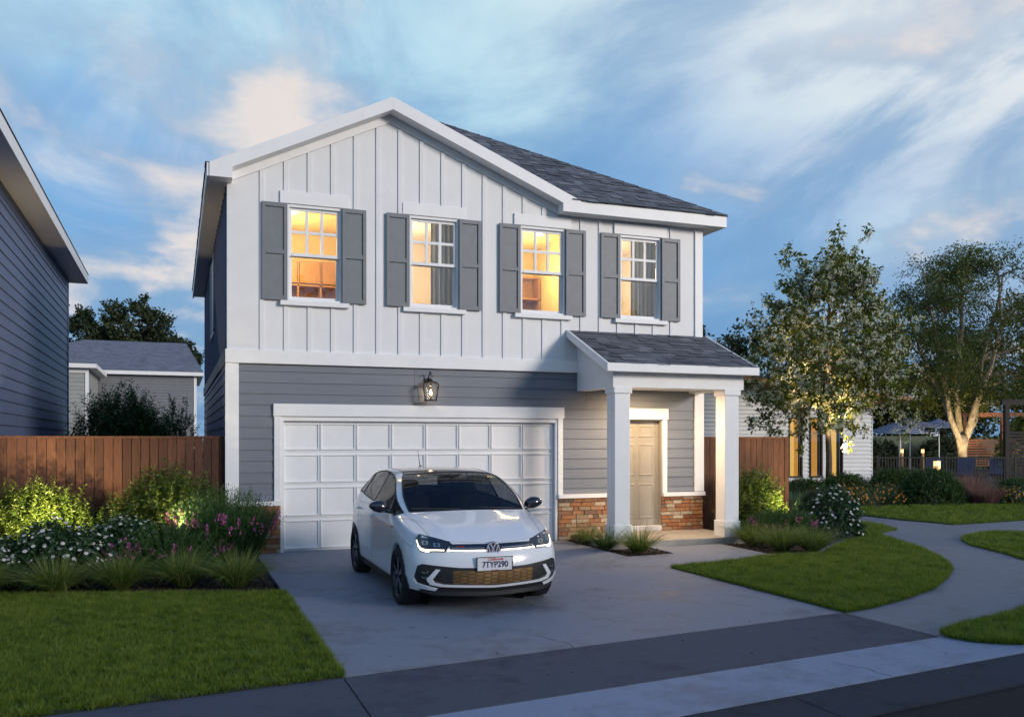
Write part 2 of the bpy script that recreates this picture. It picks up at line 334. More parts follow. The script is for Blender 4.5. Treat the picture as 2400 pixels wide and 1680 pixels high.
# ================================================================== THE MAIN HOUSE
house = root('house', 'white and grey two storey house with lit windows, grey shutters and a double garage', 'house')
W_, SOF = 8.92, 6.01
PKX, BX0, BS = 2.66, 0.505, 0.3841
def frieze(x): return 7.289 - (0.484 * (PKX - x) if x < PKX else 0.407 * (x - PKX))
WINX = (1.395, 3.455, 5.515, 7.540)
# upper front wall in pieces round the real window openings
u = MB(); yf, yb = 0.0, 0.16
u.box(0, W_, yf, yb, 3.10, 4.15)
e = [0.0]
for c in WINX: e += [c - 0.45, c + 0.45]
e.append(W_)
for a, b in zip(e[0::2], e[1::2]): u.box(a, b, yf, yb, 4.15, 5.745)
u.box(0, W_, yf, yb, 5.745, 6.0)
u.prism([(0, 6.0), (6.0, 6.0), (5.8, 6.06), (PKX, 7.40), (0.07, 6.14), (0, 6.1)], yf, yb)
upper = u.build('wall', M['white'], house); upper['label'] = 'white board and batten wall of the upper storey'
fix_normals(upper)
# battens
for i in range(22):
    x = BX0 + BS * i
    if i == 21: continue
    x1 = x + 0.075; zt = min(frieze(x), frieze(x1)) if x < 5.8 else SOF
    zt = min(zt, frieze(x)) if x < 5.75 else SOF
    zt += 0.01
    inwin = [c for c in WINX if c - 0.60 < x + 0.04 < c + 0.56]
    sh = [c for c in WINX if c - 0.86 < x + 0.04 < c + 0.86]
    segs = [(3.32, zt)]
    if inwin: segs = [(3.32, 4.07), (5.95, zt)]
    for z0, z1 in segs:
        if z1 - z0 > 0.05: box('batten', x, x1, -0.020, 0.0, z0, z1, M['white'], upper, 0.002)
box('corner_board', 8.745, W_, -0.030, 0.0, 3.32, SOF, M['trim'], house)
# belt board between storeys
box('belt_board', -0.03, 6.22, -0.055, 0.0, 3.10, 3.32, M['trim'], house)
box('belt_board', -0.040, 0.0, 0.0, 11.8, 3.10, 3.32, M['shutter'], house)
# frieze boards under the rake
def slope_board(name, pts, y0, y1, m, parent):
    o = MB().prism(pts, y0, y1).build(name, m, parent); fix_normals(o); bevel(o, 0.003); return o
slope_board('frieze_board', [(0.072, 6.035), (PKX, 7.289), (PKX, 7.43), (0.072, 6.178)], -0.032, 0.0, M['trim'], house)
slope_board('frieze_board', [(PKX, 7.289), (5.80, 6.011), (5.80, 6.152), (PKX, 7.43)], -0.032, 0.0, M['trim'], house)
# fascia: rakes, returns and the level eave on the right
FY0, FY1 = -0.30, -0.262
slope_board('fascia', [(-0.28, 6.0), (0.069, 6.0), (0.069, 6.176), (PKX, 7.428), (PKX, 7.642), (-0.28, 6.222)], FY0, FY1, M['trim'], house)
slope_board('fascia', [(PKX, 7.428), (5.797, 6.152), (5.797, 6.0), (9.29, 6.0), (9.29, 6.225), (6.15, 6.225), (PKX, 7.642)], FY0, FY1, M['trim'], house)
box('fascia', 9.255, 9.29, FY1, 12.3, 6.0, 6.225, M['trim'], house)
box('fascia', -0.318, -0.28, -0.28, 12.6, 6.0, 6.21, M['trim'], house)
box('fascia', -0.28, 9.255, 12.26, 12.3, 6.0, 6.225, M['trim'], house)
# soffits
sf = MB(); t = 0.02
sf.box(-0.28, 0.069, FY1, 0.0, 5.998, 6.014)
sf.box(5.797, 9.255, FY1, 0.0, 5.998, 6.014)
sf.box(-0.28, 0.0, 0.0, 12.26, 5.998, 6.014)
sf.box(W_, 9.255, 0.0, 12.26, 5.998, 6.014)
sf.prism([(0.069, 6.176), (PKX, 7.428), (PKX, 7.45), (0.069, 6.20)], FY1, 0.0)
sf.prism([(PKX, 7.428), (5.797, 6.152), (5.797, 6.174), (PKX, 7.45)], FY1, 0.0)
sf.box(0.05, 0.069, FY1, 0.0, 6.014, 6.18); sf.box(5.797, 5.815, FY1, 0.0, 6.014, 6.16)
so = sf.build('soffit', M['trim'], house); fix_normals(so)
# roof planes
APX, APY, APZ = 4.69, 4.30, 9.036
Z0 = 6.222
rf = MB()
rf.add([(6.17, -.32, Z0), (9.31, -.32, Z0), (APX, APY, APZ), (PKX, 2.05, 7.632), (-.33, -.275, Z0 - .014)], [(0, 1, 2), (0, 2, 3), (3, 2, 4)])
rf.add([(9.31, -.32, Z0), (9.31, 12.32, Z0), (APX, 12.32, APZ), (APX, APY, APZ)], [(0, 1, 2, 3)])
rf.add([(-.33, 12.32, Z0), (-.33, -.28, Z0 - .01), (APX, APY, APZ), (APX, 12.32, APZ)], [(0, 1, 2, 3)])
rf.add([(9.31, 12.32, Z0), (-.33, 12.32, Z0), (APX, 12.32, APZ)], [(0, 1, 2)])
rf.add([(-.325, -.275, Z0 - .016), (PKX, -.275, 7.632), (PKX, 2.06, 7.632)], [(0, 1, 2)])
rf.add([(PKX, -.275, 7.632), (6.16, -.275, Z0 - .004), (PKX, 2.06, 7.632)], [(0, 1, 2)])
roof = rf.build('roof', M['shingle'], house)
md = roof.modifiers.new('solid', 'SOLIDIFY'); md.thickness = 0.02; md.offset = -1
def shingle_field(parent, origin, du, dv, nrm, rows, exposure, left, right, wid=0.30):
    """overlapping shingle tabs laid in courses; left(v), right(v) give the course ends along du"""
    o0 = Vector(origin); du = Vector(du).normalized(); dv = Vector(dv).normalized(); n = Vector(nrm).normalized()
    for r in range(rows):
        v0 = r * exposure; a = left(v0 + exposure * .5); b = right(v0 + exposure * .5)
        if b - a < 0.06: continue
        x = a - random.uniform(0.0, wid * 0.9) ; 
        while x < b:
            w = random.uniform(wid * 0.72, wid * 1.2); xa, xb = max(x, a), min(x + w, b)
            if xb - xa > 0.03:
                lift = random.choice((0.006, 0.013, 0.020)); s = random.uniform(-.02, .01)
                P = []
                for (uu, vv, hh) in ((xa, v0 + s, lift + .002), (xb - .004, v0 + s, lift + .002), (xb - .004, v0 + exposure + .03, lift * 0.25 + .001), (xa, v0 + exposure + .03, lift * 0.25 + .001)):
                    P.append(o0 + du * uu + dv * vv + n * hh)
                Q = [p - n * 0.006 for p in P]
                meshobj('shingle', P + Q, [(0, 1, 2, 3), (7, 6, 5, 4), (0, 4, 5, 1), (1, 5, 6, 2), (2, 6, 7, 3), (3, 7, 4, 0)], M['shingle'], parent)
            x += w
sl_ = math.sqrt(1 + .61 ** 2); dvv = (0, 1 / sl_, .61 / sl_)
def mleft(v):   # the valley and the rake hide everything left of this line
    t = v / sl_; return 6.0 - (6.0 - 4.2) * (t / 4.6)
def mright(v): return 9.29 - v / sl_
shingle_field(roof, (0, -.33, Z0 - .005), (1, 0, 0), dvv, (0, -.61, 1), 27, 0.200, mleft, mright, 0.255)
# hip cap shingles
for k in range(22):
    t0 = k * 0.212; a = Vector((9.31 - t0, -.32 + t0, Z0 + .61 * t0)); d = Vector((-1, 1, .61)).normalized(); s = d * 0.30
    w1 = Vector((-1, -0.0, 0.0)).normalized() * 0.10; w2 = Vector((0, 1, 0)) * 0.10
    up = Vector((0, 0, .022))
    v = [a + up, a + Vector((-.09, 0, -.0)) + up * .6, a + Vector((-.09, 0, 0)) + s + up * .3, a + s + up * .6, a + Vector((0, .09, 0)) + s + up * .3, a + Vector((0, .09, 0)) + up * .6]
    meshobj('ridge_cap', v, [(0, 1, 2, 3), (0, 3, 4, 5)], M['shingle'], roof)
# shingle edge seen along the left eave
for k in range(40):
    y = -0.255 + k * 0.32; MBk = MB().box(-0.335 - random.random() * .008, -0.285, y, y + 0.315, Z0 - .008, Z0 + .010 + random.random() * .008)
    MBk.build('shingle', M['shingle'], roof)
# lower front wall, solid grey wall behind the boards
lw = MB(); lw.box(0.0, 0.79, 0.02, 0.16, 0, 3.10); lw.box(0.79, 5.86, 0.02, 0.16, 2.30, 3.10); lw.box(5.86, 7.04, 0.02, 0.16, 0, 3.10); lw.box(7.04, 8.01, 0.02, 0.16, 2.24, 3.10); lw.box(8.01, W_, 0.02, 0.16, 0, 3.10)
lower = lw.build('wall', M['grey_side'], house); lower['label'] = 'grey lap sided wall round the garage and front door'
def lap(parent, x0, x1, z0, z1, m, y=0.02, th=0.024):
    return meshobj('siding_board', [(x0, y - th, z0), (x1, y - th, z0), (x1, y, z0), (x0, y, z0), (x0, y - .008, z1 + .01), (x1, y - .008, z1 + .01), (x1, y, z1 + .01), (x0, y, z1 + .01)],
                   [(0, 3, 2, 1), (4, 5, 6, 7), (0, 1, 5, 4), (1, 2, 6, 5), (2, 3, 7, 6), (3, 0, 4, 7)], m, parent)
zl = [0.852, 0.959] + [0.959 + .1835 * k for k in range(1, 12)] + [3.10]
for z0, z1 in zip(zl[:-1], zl[1:]):
    if z1 - z0 < .03: continue
    if z0 > 2.40:
        for a, b in ((0.18, 3.1), (3.104, 6.4), (6.404, 8.74)): lap(lower, a, b, z0, z1 - .004, M['grey_side'])
    else:
        lap(lower, 0.18, 0.735, z0, z1 - .004, M['grey_side']); lap(lower, 5.90, 6.96, z0, z1 - .004, M['grey_side']); lap(lower, 8.10, 8.74, z0, z1 - .004, M['grey_side'])
box('corner_board', -0.03, 0.18, -0.03, 0.02, 0.85, 3.10, M['trim'], house)
box('corner_board', 8.74, W_ + .03, -0.03, 0.02, 0.85, 3.10, M['trim'], house)
box('water_table', -0.05, 0.836, -0.075, 0.02, 0.775, 0.85, M['trim'], house)
box('water_table', 5.812, 6.97, -0.075, 0.02, 0.775, 0.85, M['trim'], house)
box('water_table', 8.018, 8.955, -0.075, 0.02, 0.765, 0.84, M['trim'], house)
# brick veneer
def bricks(x0, x1, z0, z1, rows):
    mo = box('brick_veneer', x0, x1, -0.012, 0.02, z0, z1, M['mortar'], house, 0)
    h = (z1 - z0) / rows
    for r in range(rows):
        x = x0 + 0.002
        first = True
        while x < x1 - 0.02:
            w = random.choice((0.10, 0.18, 0.225, 0.225, 0.25, 0.28)); w = w * .6 if first and r % 2 else w; first = False
            xb = min(x + w, x1 - 0.001)
            if x1 - xb < 0.05: xb = x1 - 0.001
            j = random.uniform(-.005, .007); q = lambda: random.uniform(-.003, .003)
            za, zb = z0 + r * h + .006, z0 + (r + 1) * h - .006
            v = [(x + q(), -.034 + j, za + q()), (xb + q(), -.034 + j + q(), za + q()), (xb, -.01, za), (x, -.01, za), (x + q(), -.034 + j + q(), zb + q()), (xb + q(), -.034 + j, zb + q()), (xb, -.01, zb), (x, -.01, zb)]
            o = meshobj('brick', v, [(0, 3, 2, 1), (4, 5, 6, 7), (0, 1, 5, 4), (1, 2, 6, 5), (2, 3, 7, 6), (3, 0, 4, 7)], M['brick'], mo)
            x = xb + 0.011
bricks(0.0, 0.836, 0.0, 0.775, 10); bricks(5.82, 7.03, 0.0, 0.775, 10); bricks(7.992, 8.915, 0.11, 0.765, 9)
# garage door surround
box('door_casing', 0.722, 5.932, -0.05, 0.02, 2.245, 2.45, M['trim'], house)
box('door_casing', 0.735, 0.84, -0.035, 0.02, 0.85, 2.245, M['trim'], house)
box('door_casing', 5.812, 5.91, -0.035, 0.02, 0.85, 2.245, M['trim'], house)
jb = MB(); jb.box(0.836, 0.89, -0.012, 0.14, 0, 2.245); jb.box(5.768, 5.812, -0.012, 0.14, 0, 2.245); jb.box(0.89, 5.768, -0.008, 0.14, 2.17, 2.245)
jb.build('door_jamb', M['trim'], house)
gd = MB(); zs = [0.004, 0.549, 0.552 + .548, 1.105 + .54, 2.168]
zs = [0.004, 0.552, 1.105, 1.647, 2.168]
for a, b in zip(zs[:-1], zs[1:]): gd.box(0.89, 5.766, 0.088, 0.12, a + .004, b - .003)
gd.box(0.89, 5.766, 0.10, 0.125, 0.0, 2.17)
gdo = gd.build('garage_door', M['trim'], house); gdo['label'] = 'white sectional garage door of thirty two panels'
# frames stand proud and each panel is a recessed tray with a raised field
cw = (5.757 - 0.921) / 8 + .003
for r in range(4):
    za, zb = zs[r] + 0.068, zs[r + 1] - 0.068
    for k in range(8):
        xa = 0.915 + k * 0.6085; xb = xa + 0.535
        xa += .008; xb = min(xb, 5.735)
        f = MB()   # rim bars round the panel, sloped inward
        d0, d1 = 0.062, 0.088
        O = [(xa - .030, za - .030), (xb + .030, za - .030), (xb + .030, zb + .030), (xa - .030, zb + .030)]; I = [(xa, za), (xb, za), (xb, zb), (xa, zb)]
        v = [(x, d0, z) for x, z in O] + [(x, d0, z) for x, z in [(xa - .012, za - .012), (xb + .012, za - .012), (xb + .012, zb + .012), (xa - .012, zb + .012)]] + [(x, d1 - .001, z) for x, z in I] + [(x, d1, z) for x, z in O]
        fc = []
        for i in range(4):
            j = (i + 1) % 4; fc += [(i, j, 4 + j, 4 + i), (4 + i, 4 + j, 8 + j, 8 + i), (12 + i, 12 + j, j, i)]
        fc.append((8, 9, 10, 11))
        p = meshobj('door_panel', v, fc, M['trim'], gdo)
# front door
box('door_casing', 6.93, 8.137, -0.05, 0.02, 2.245, 2.455, M['trim'], house)
box('door_casing', 8.016, 8.118, -0.035, 0.02, 0.84, 2.245, M['trim'], house)
box('door_casing', 6.95, 7.05, -0.035, 0.02, 0.11, 2.245, M['trim'], house)
jb = MB(); jb.box(7.99, 8.014, -0.010, 0.15, 0.20, 2.245); jb.box(7.05, 7.07, -0.010, 0.15, 0.20, 2.245); jb.box(7.07, 7.99, -0.010, 0.15, 2.225, 2.245)
jb.build('door_jamb', M['door'], house)
box('threshold', 7.05, 7.99, -0.045, 0.15, 0.112, 0.205, M['trim'], house)
fd = box('front_door', 7.07, 7.99, 0.10, 0.145, 0.205, 2.225, M['door'], house, 0); fd['label'] = 'putty coloured six panel front door'
for (z0, z1) in ((0.34, 1.02), (1.16, 1.78), (1.90, 2.13)):
    for (x0, x1) in ((7.17, 7.48), (7.56, 7.88)):
        O = [(x0, z0), (x1, z0), (x1, z1), (x0, z1)]; I = [(x0 + .02, z0 + .02), (x1 - .02, z0 + .02), (x1 - .02, z1 - .02), (x0 + .02, z1 - .02)]
        J = [(x0 + .045, z0 + .045), (x1 - .045, z0 + .045), (x1 - .045, z1 - .045), (x0 + .045, z1 - .045)]
        v = [(x, .0995, z) for x, z in O] + [(x, .088, z) for x, z in I] + [(x, .0975, z) for x, z in J]
        fc = [(i, (i + 1) % 4, 4 + (i + 1) % 4, 4 + i) for i in range(4)] + [(4 + i, 4 + (i + 1) % 4, 8 + (i + 1) % 4, 8 + i) for i in range(4)] + [(8, 9, 10, 11)]
        meshobj('door_panel', v, fc, M['door'], fd)
MB().lathe([(0.0, -.07), (.022, -.068), (.028, -.05), (.012, -.03), (.012, 0), (.03, .002), (.03, .01)], 14, (7.13, .09, 1.15), 'y').build('handle', M['black'], fd, True)
# left side walls
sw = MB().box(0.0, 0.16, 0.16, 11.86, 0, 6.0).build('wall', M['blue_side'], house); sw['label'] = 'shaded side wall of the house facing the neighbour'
for k in range(29):
    y = 0.25 + k * 0.4; box('batten', -0.02, 0.0, y, y + .06, 3.32, 6.0, M['blue_side'], sw, 0)
zz = [0.96 + .184 * k for k in range(12)] + [3.10]
for a, b in zip(zz[:-1], zz[1:]):
    meshobj('siding_board', [(-.024, 0.02, a), (-.024, 11.86, a), (0, 11.86, a), (0, 0.02, a), (-.006, 0.02, b), (-.006, 11.86, b), (0, 11.86, b), (0, .02, b)],
            [(0, 1, 2, 3), (7, 6, 5, 4), (4, 5, 1, 0), (5, 6, 2, 1), (6, 7, 3, 2), (7, 4, 0, 3)], M['blue_side'], sw)
wb = MB(); wb.box(W_ - .16, W_, 0.16, 11.86, 0, 6.0); wb.box(0.16, W_ - .16, 11.7, 11.86, 0, 6.0); wb.build('wall', M['pale_side'], house)
# side window with shutters
box('window_sill', -0.05, 0, 4.65, 5.85, 4.06, 4.15, M['trim'], house)
box('window_frame', -0.03, 0, 4.72, 5.78, 4.15, 5.75, M['trim'], house)
box('shutter', -0.05, -0.02, 4.28, 4.70, 4.15, 5.75, M['shutter'], house); box('shutter', -0.05, -0.02, 5.80, 6.22, 4.15, 5.75, M['shutter'], house)
# ---- front windows
def make_window(c, i):
    sill = box('window_sill', c - 0.567, c + 0.567, -0.085, 0.0, 4.07, 4.145, M['trim'], house)
    box('window_header', c - 0.567, c + 0.567, -0.034, 0.0, 5.75, 5.955, M['trim'], house)
    fr = MB(); y0, y1 = -0.010, 0.15
    fr.box(c - .45, c - .415, y0, y1, 4.15, 5.745); fr.box(c + .415, c + .45, y0, y1, 4.15, 5.745); fr.box(c - .415, c + .415, y0, y1, 5.70, 5.745); fr.box(c - .415, c + .415, y0, y1, 4.15, 4.185)
    w = fr.build('window', M['trim'], house); bevel(w, .003)
    s = MB(); ya, yb = 0.035, 0.07      # upper sash
    x0, x1, z0, z1 = c - .415, c + .415, 4.90, 5.70
    s.box(x0, x0 + .045, ya, yb, z0, z1); s.box(x1 - .045, x1, ya, yb, z0, z1); s.box(x0 + .045, x1 - .045, ya, yb, z1 - .05, z1); s.box(x0 + .045, x1 - .045, ya - .008, yb, z0, z0 + .055)
    us = s.build('sash', M['trim'], w); bevel(us, .003)
    gx0, gx1, gz0, gz1 = x0 + .045, x1 - .045, z0 + .055, z1 - .05
    for k in (1, 2):
        xm = gx0 + (gx1 - gx0) * k / 3; box('muntin', xm - .024, xm + .024, ya + .004, yb - .006, gz0, gz1, M['trim'], w, .002)
    zm = (gz0 + gz1) / 2; box('muntin', gx0, gx1, ya + .006, yb - .008, zm - .024, zm + .024, M['trim'], w, .002)
    for r in range(2):
        for k in range(3):
            a = gx0 + (gx1 - gx0) * k / 3; b = gx0 + (gx1 - gx0) * (k + 1) / 3; q0 = gz0 + (gz1 - gz0) * r / 2; q1 = gz0 + (gz1 - gz0) * (r + 1) / 2
            box('pane', a + .001, b - .001, .050, .054, q0 + .001, q1 - .001, M['glass'], w, 0)
    s = MB(); ya, yb = 0.075, 0.11       # lower sash
    z0, z1 = 4.185, 4.93
    s.box(x0, x0 + .05, ya, yb, z0, z1); s.box(x1 - .05, x1, ya, yb, z0, z1); s.box(x0 + .05, x1 - .05, ya, yb, z0, z0 + .05); s.box(x0 + .05, x1 - .05, ya, yb, z1 - .04, z1)
    ls = s.build('sash', M['trim'], w); bevel(ls, .003)
    box('pane', x0 + .05, x1 - .05, .09, .094, z0 + .05, z1 - .04, M['glass'], w, 0)
    for sx in (-1, 1):      # shutters
        a = c - .856 if sx < 0 else c + .450; b = a + .406
        if sx < 0: b = c - .450
        f = MB(); y0, y1 = -.058, -.020
        f.box(a, a + .058, y0, y1, 4.15, 5.745); f.box(b - .058, b, y0, y1, 4.15, 5.745)
        for q0, q1 in ((4.15, 4.225), (4.905, 4.975), (5.675, 5.745)): f.box(a + .058, b - .058, y0, y1, q0, q1)
        sh = f.build('shutter', M['shutter'], house); bevel(sh, .003)
        for q0, q1 in ((4.225, 4.905), (4.975, 5.675)): box('shutter_panel', a + .058, b - .058, -.034, -.022, q0, q1, M['shutter'], sh, 0)
    # room behind
    rm = MB(); X0, X1, Y0, Y1, A, B = c - .98, c + .98, .17, 2.9, 3.35, 5.93
    v = [(X0, Y0, A), (X1, Y0, A), (X1, Y1, A), (X0, Y1, A), (X0, Y0, B), (X1, Y0, B), (X1, Y1, B), (X0, Y1, B)]
    rm.add(v, [(0, 1, 2, 3), (7, 6, 5, 4), (1, 5, 6, 2), (2, 6, 7, 3), (3, 7, 4, 0)])
    ro = rm.build('room', M['room'] if i in (0, 2) else M['room2'], house)
    lo = MB().lathe([(0, B - .012), (.09, B - .012), (.10, B - .002)], 16, (c - .22 if i != 2 else c + .45, 1.25, 0)).build('ceiling_light', M['lampglow'], house)
    lamp('room_light', 'POINT', (c - .2 if i != 2 else c + .3, 1.5, B - .65), (88, 66, 84, 66)[i], (1, .72, .32) if i in (0, 2) else (1, .72, .46), .30, house)
M['lampglow'] = emit('lamp_glow', (1, .86, .62), 12)
for i, c in enumerate(WINX): make_window(c, i)
# furniture seen through the windows
def bookcase(c, label, dark):
    bc = root('bookcase', label, 'bookcase', (c, 2.45, 3.35)); m = M['wood']; w = .95
    b = MB(); b.box(-w, w, .30, .34, 0, 1.95)
    for z in (0, .50, 1.02, 1.47, 1.93): b.box(-w, w, -.05 if z < 1.6 else 0, .30, z, z + .035)
    b.build('carcass', m, bc)
    for x in (-w, -.42, .02, .45, w - .03): MB().box(x, x + .03, -.05, .30, .035, 1.93).build('upright', m, bc)
    if not dark:
        for x in (-w + .03, -.39, .05, .48): box('cabinet_door', x + .01, x + .40, -.075, -.052, 1.52, 1.93, m, bc, .003)
    return bc
bookcase(WINX[0], 'wooden wall cabinets glowing amber behind the leftmost upstairs window', False)
bookcase(WINX[2], 'open wooden bookcase behind the third upstairs window', True)
for k in range(6):
    col = [(.6, .45, .2), (.55, .5, .42), (.45, .3, .12), (.6, .55, .5), (.5, .36, .16), (.42, .40, .36)][k]
    mb_ = mat('book_cover', col, .6); x = WINX[2] - .36 + k * .045
    tag(box('book', x, x + .035, 2.44, 2.62, 4.855, 4.855 + random.uniform(.24, .31), mb_, None, .002),
        'upright book, %s in the row on the shelf behind the third upstairs window' % ('first', 'second', 'third', 'fourth', 'fifth', 'last')[k], 'book', 'books on the lit shelf')
for i, c in ((1, WINX[1]), (3, WINX[3])):
    n = 44; v = []; f = []
    xa, xb = c + .10, c + .95
    for k in range(n + 1):
        x = xa + (xb - xa) * k / n; y = .55 + .035 * math.sin(k * 1.35) + .012 * math.sin(k * 3.1)
        v += [(x, y, 3.4), (x, y, 5.9)]
    for k in range(n): f.append((2 * k, 2 * k + 2, 2 * k + 3, 2 * k + 1))
    o = meshobj('curtain', v, f, M['curtain'], None, True); md = o.modifiers.new('s', 'SOLIDIFY'); md.thickness = .006
    tag(o, 'pale grey pleated curtain behind the %s upstairs window' % ('second' if i == 1 else 'rightmost'), 'curtain')
# ---- porch
PF = -1.45
box('porch_slab', 6.15, 8.93, -1.475, 0.02, -0.10, 0.108, M['slab'], house, .006)
for k, x in enumerate((6.245, 8.465)):
    col = box('column', x, x + .295, PF, PF + .295, 0.108, 2.76, M['trim'], house, .006)
    col['label'] = ('square white porch post beside the driveway bed', 'square white porch post at the right end of the porch')[k]
    box('column_base', x - .022, x + .317, PF - .022, PF + .317, 0.109, 0.395, M['trim'], col, .006)
    box('column_cap', x - .026, x + .321, PF - .026, PF + .321, 2.655, 2.757, M['trim'], col, .006)
bm_ = MB(); bm_.box(6.212, 8.86, PF - .004, PF + .26, 2.758, 3.02); bm_.box(6.212, 6.45, PF + .26, -.0, 2.758, 3.02); bm_.box(8.62, 8.86, PF + .26, -.0, 2.758, 3.02)
bm_.build('porch_beam', M['trim'], house)
MB().box(6.45, 8.62, PF + .26, 0.0, 2.80, 2.83).build('porch_ceiling', M['trim'], house)
# porch gable infill and roof
PZ0, PZ1, PY0 = 3.155, 3.885, -1.655
for xa in (6.212, 8.832): fix_normals(MB().prism([(-1.454, 3.021), (0.0, 3.021), (0.0, 3.80), (-1.454, 3.14)], xa, xa + .028, 'x').build('porch_side', M['trim'], house))
go = 0
ps = math.sqrt((0 - PY0) ** 2 + (PZ1 - PZ0) ** 2); pn = (0, -(PZ1 - PZ0) / ps, -PY0 / ps); pd = (0, -PY0 / ps, (PZ1 - PZ0) / ps)
def pz(y): return PZ0 + (PZ1 - PZ0) * (y - PY0) / (-PY0)
pr = MB(); pr.prism([(PY0 - .01, PZ0 - .01), (0.0, PZ1), (0.0, PZ1 - .04), (PY0 - .01, PZ0 - .04)], 6.02, 9.0, 'x')
pro = pr.build('porch_roof', M['shingle'], house); fix_normals(pro)
shingle_field(pro, (0, PY0 - .02, PZ0 - .015), (1, 0, 0), pd, pn, 11, 0.166, lambda v: 6.05, lambda v: 9.005, 0.255)
for xa, xb in ((5.985, 6.035), (8.995, 9.035)):
    o = MB().prism([(PY0, PZ0 - .15), (0.0, PZ1 - .13), (0.0, PZ1 + .012), (PY0, PZ0 + .0)], xa, xb, 'x').build('fascia', M['trim'], house); fix_normals(o); bevel(o, .003)
box('fascia', 5.985, 9.035, PY0 - .03, PY0 - .001, PZ0 - .145, PZ0 - .004, M['trim'], house)
o = MB().prism([(PY0, PZ0 - .14), (-1.455, PZ0 - .14), (-1.455, PZ0 - .125), (PY0, PZ0 - .125)], 6.036, 8.994, 'x').build('soffit', M['trim'], house); fix_normals(o)
# recessed porch light
pl = root('porch_light', 'flat recessed light glowing in the porch ceiling', 'ceiling light', (7.45, -.95, 2.80))
MB().lathe([(0.0, -.010), (.10, -.010), (.115, -.002), (.115, 0)], 28).build('trim_ring', M['trim'], pl)
M['led'] = emit('porch_led', (1, .93, .80), 14)
MB().lathe([(0.0, -.013), (.088, -.013), (.088, -.011)], 28).build('diffuser', M['led'], pl)
lamp('porch_lamp', 'AREA', (0, 0, -.03), 78, WARM, .2, pl)
# ---- wall lantern over the garage
def lantern():
    r = root('wall_lantern', 'black metal lantern with a lit candle bulb above the garage door', 'lantern', (3.345, -.19, 2.527)); m = M['black']
    MB().box(-.062, .03, .155, .188, .315, .40).build('backplate', m, r)
    MB().box(-.012, .012, .03, .156, .345, .375).build('arm', m, r)
    MB().tube([(0, .15, .36), (0, .12, .43), (0, .09, .485), (0, .04, .505), (0, 0, .49), (0, 0, .45)], .010, 8).tube([(0, 0, .45), (.03, 0, .43), (.03, 0, .405), (0, 0, .40), (0, 0, .36)], .005, 6).build('hook', m, r, True)
    MB().lathe([(0, .385), (.02, .375), (.025, .352), (.11, .325), (.118, .315), (.105, .308), (0, .308)], 20).build('roof_cap', m, r, True)
    for k in range(6):
        a = k * math.pi / 3 + .3; c_, s_ = math.cos(a), math.sin(a)
        P = [(.10, .312), (.138, .30), (.152, .265), (.145, .22), (.108, .012)]
        MB().tube([(q * c_, q * s_, h) for q, h in P], .0075, 6).build('cage_bar', m, r, True)
    MB().lathe([(0, 0), (.115, 0), (.118, .012), (.108, .020), (0, .020)], 20).build('base', m, r, True)
    MB().tube([(0, 0, .02), (0, 0, .10)], .012, 8).build('candle', m, r)
    MB().lathe([(0, .10), (.012, .105), (.020, .135), (.012, .175), (0, .20)], 12).build('bulb', emit('bulb_glow', (1, .70, .34), 45), r, True)
    MB().lathe([(.104, .016), (.140, .22), (.146, .265), (.10, .305)], 24).build('lantern_glass', glass('lantern_glass', (.97, .97, .97), .6), r, True)
    lamp('lantern_light', 'POINT', (0, 0, .15), 2.2, (1, .62, .30), .03, r)
lantern()
# ================================================================== THE PARKED CAR
M['carwhite'] = mat('white_car_paint', (0.76, 0.77, 0.79), 0.28, 0.01, 2.0, coat=1.0)
M['carblack'] = mat('black_car_gloss', (0.012, 0.014, 0.02), 0.12, 0.05, 2.0, coat=1.0)
M['carplastic'] = mat('dark_car_plastic', (0.014, 0.014, 0.016), 0.55, 0.1, 30, 0.1, 200)
M['carglass'] = glass('tinted_car_glass', (0.60, 0.64, 0.66), 0.7, 1.5)
M['carglass2'] = glass('dark_rear_door_glass', (0.26, 0.28, 0.30), 0.85, 1.5)
M['rubber'] = mat('tyre_rubber', (0.012, 0.012, 0.012), 0.8, 0.1, 30, 0.3, 60)
M['alloy'] = mat('machined_alloy', (0.60, 0.61, 0.63), 0.3, 0.05, 10, metal=0.9)
M['darkalloy'] = mat('dark_alloy', (0.035, 0.036, 0.042), 0.35, 0.05, 10, metal=0.7)
M['seat'] = mat('dark_seat_cloth', (0.02, 0.018, 0.018), 0.8, 0.1, 20)
M['bronze'] = mat('bronze_mesh_backing', (0.36, 0.205, 0.075), 0.35, 0.25, 4.0, metal=0.5)
M['drl'] = emit('daytime_running_light', (1.0, 0.86, 0.68), 2.6)
M['lens'] = mat('headlight_reflector', (0.40, 0.40, 0.40), 0.15, 0.1, 20, metal=0.9)
M['badge'] = mat('badge_chrome', (0.72, 0.73, 0.75), 0.25, 0.02, 10, metal=0.3)
M['red'] = mat('red_badge', (0.45, 0.015, 0.02), 0.4)
M['plate'] = mat('plate_white', (0.72, 0.73, 0.74), 0.4, 0.02, 6)
M['plateblue'] = mat('plate_blue', (0.012, 0.025, 0.10), 0.5)
M['platered'] = mat('plate_red', (0.55, 0.02, 0.03), 0.5)
M['orange'] = mat('orange_marker', (0.55, 0.12, 0.02), 0.3)
M['taillight'] = mat('tail_light_red', (0.30, 0.02, 0.015), 0.2, coat=1.0)
car = root('parked_car', 'white hatchback with black roof and lit daytime lights parked on the driveway', 'car', (2.467, -3.901, 0.0), R(-90.4))
car.scale = (1.028, 1.028, 1.028)
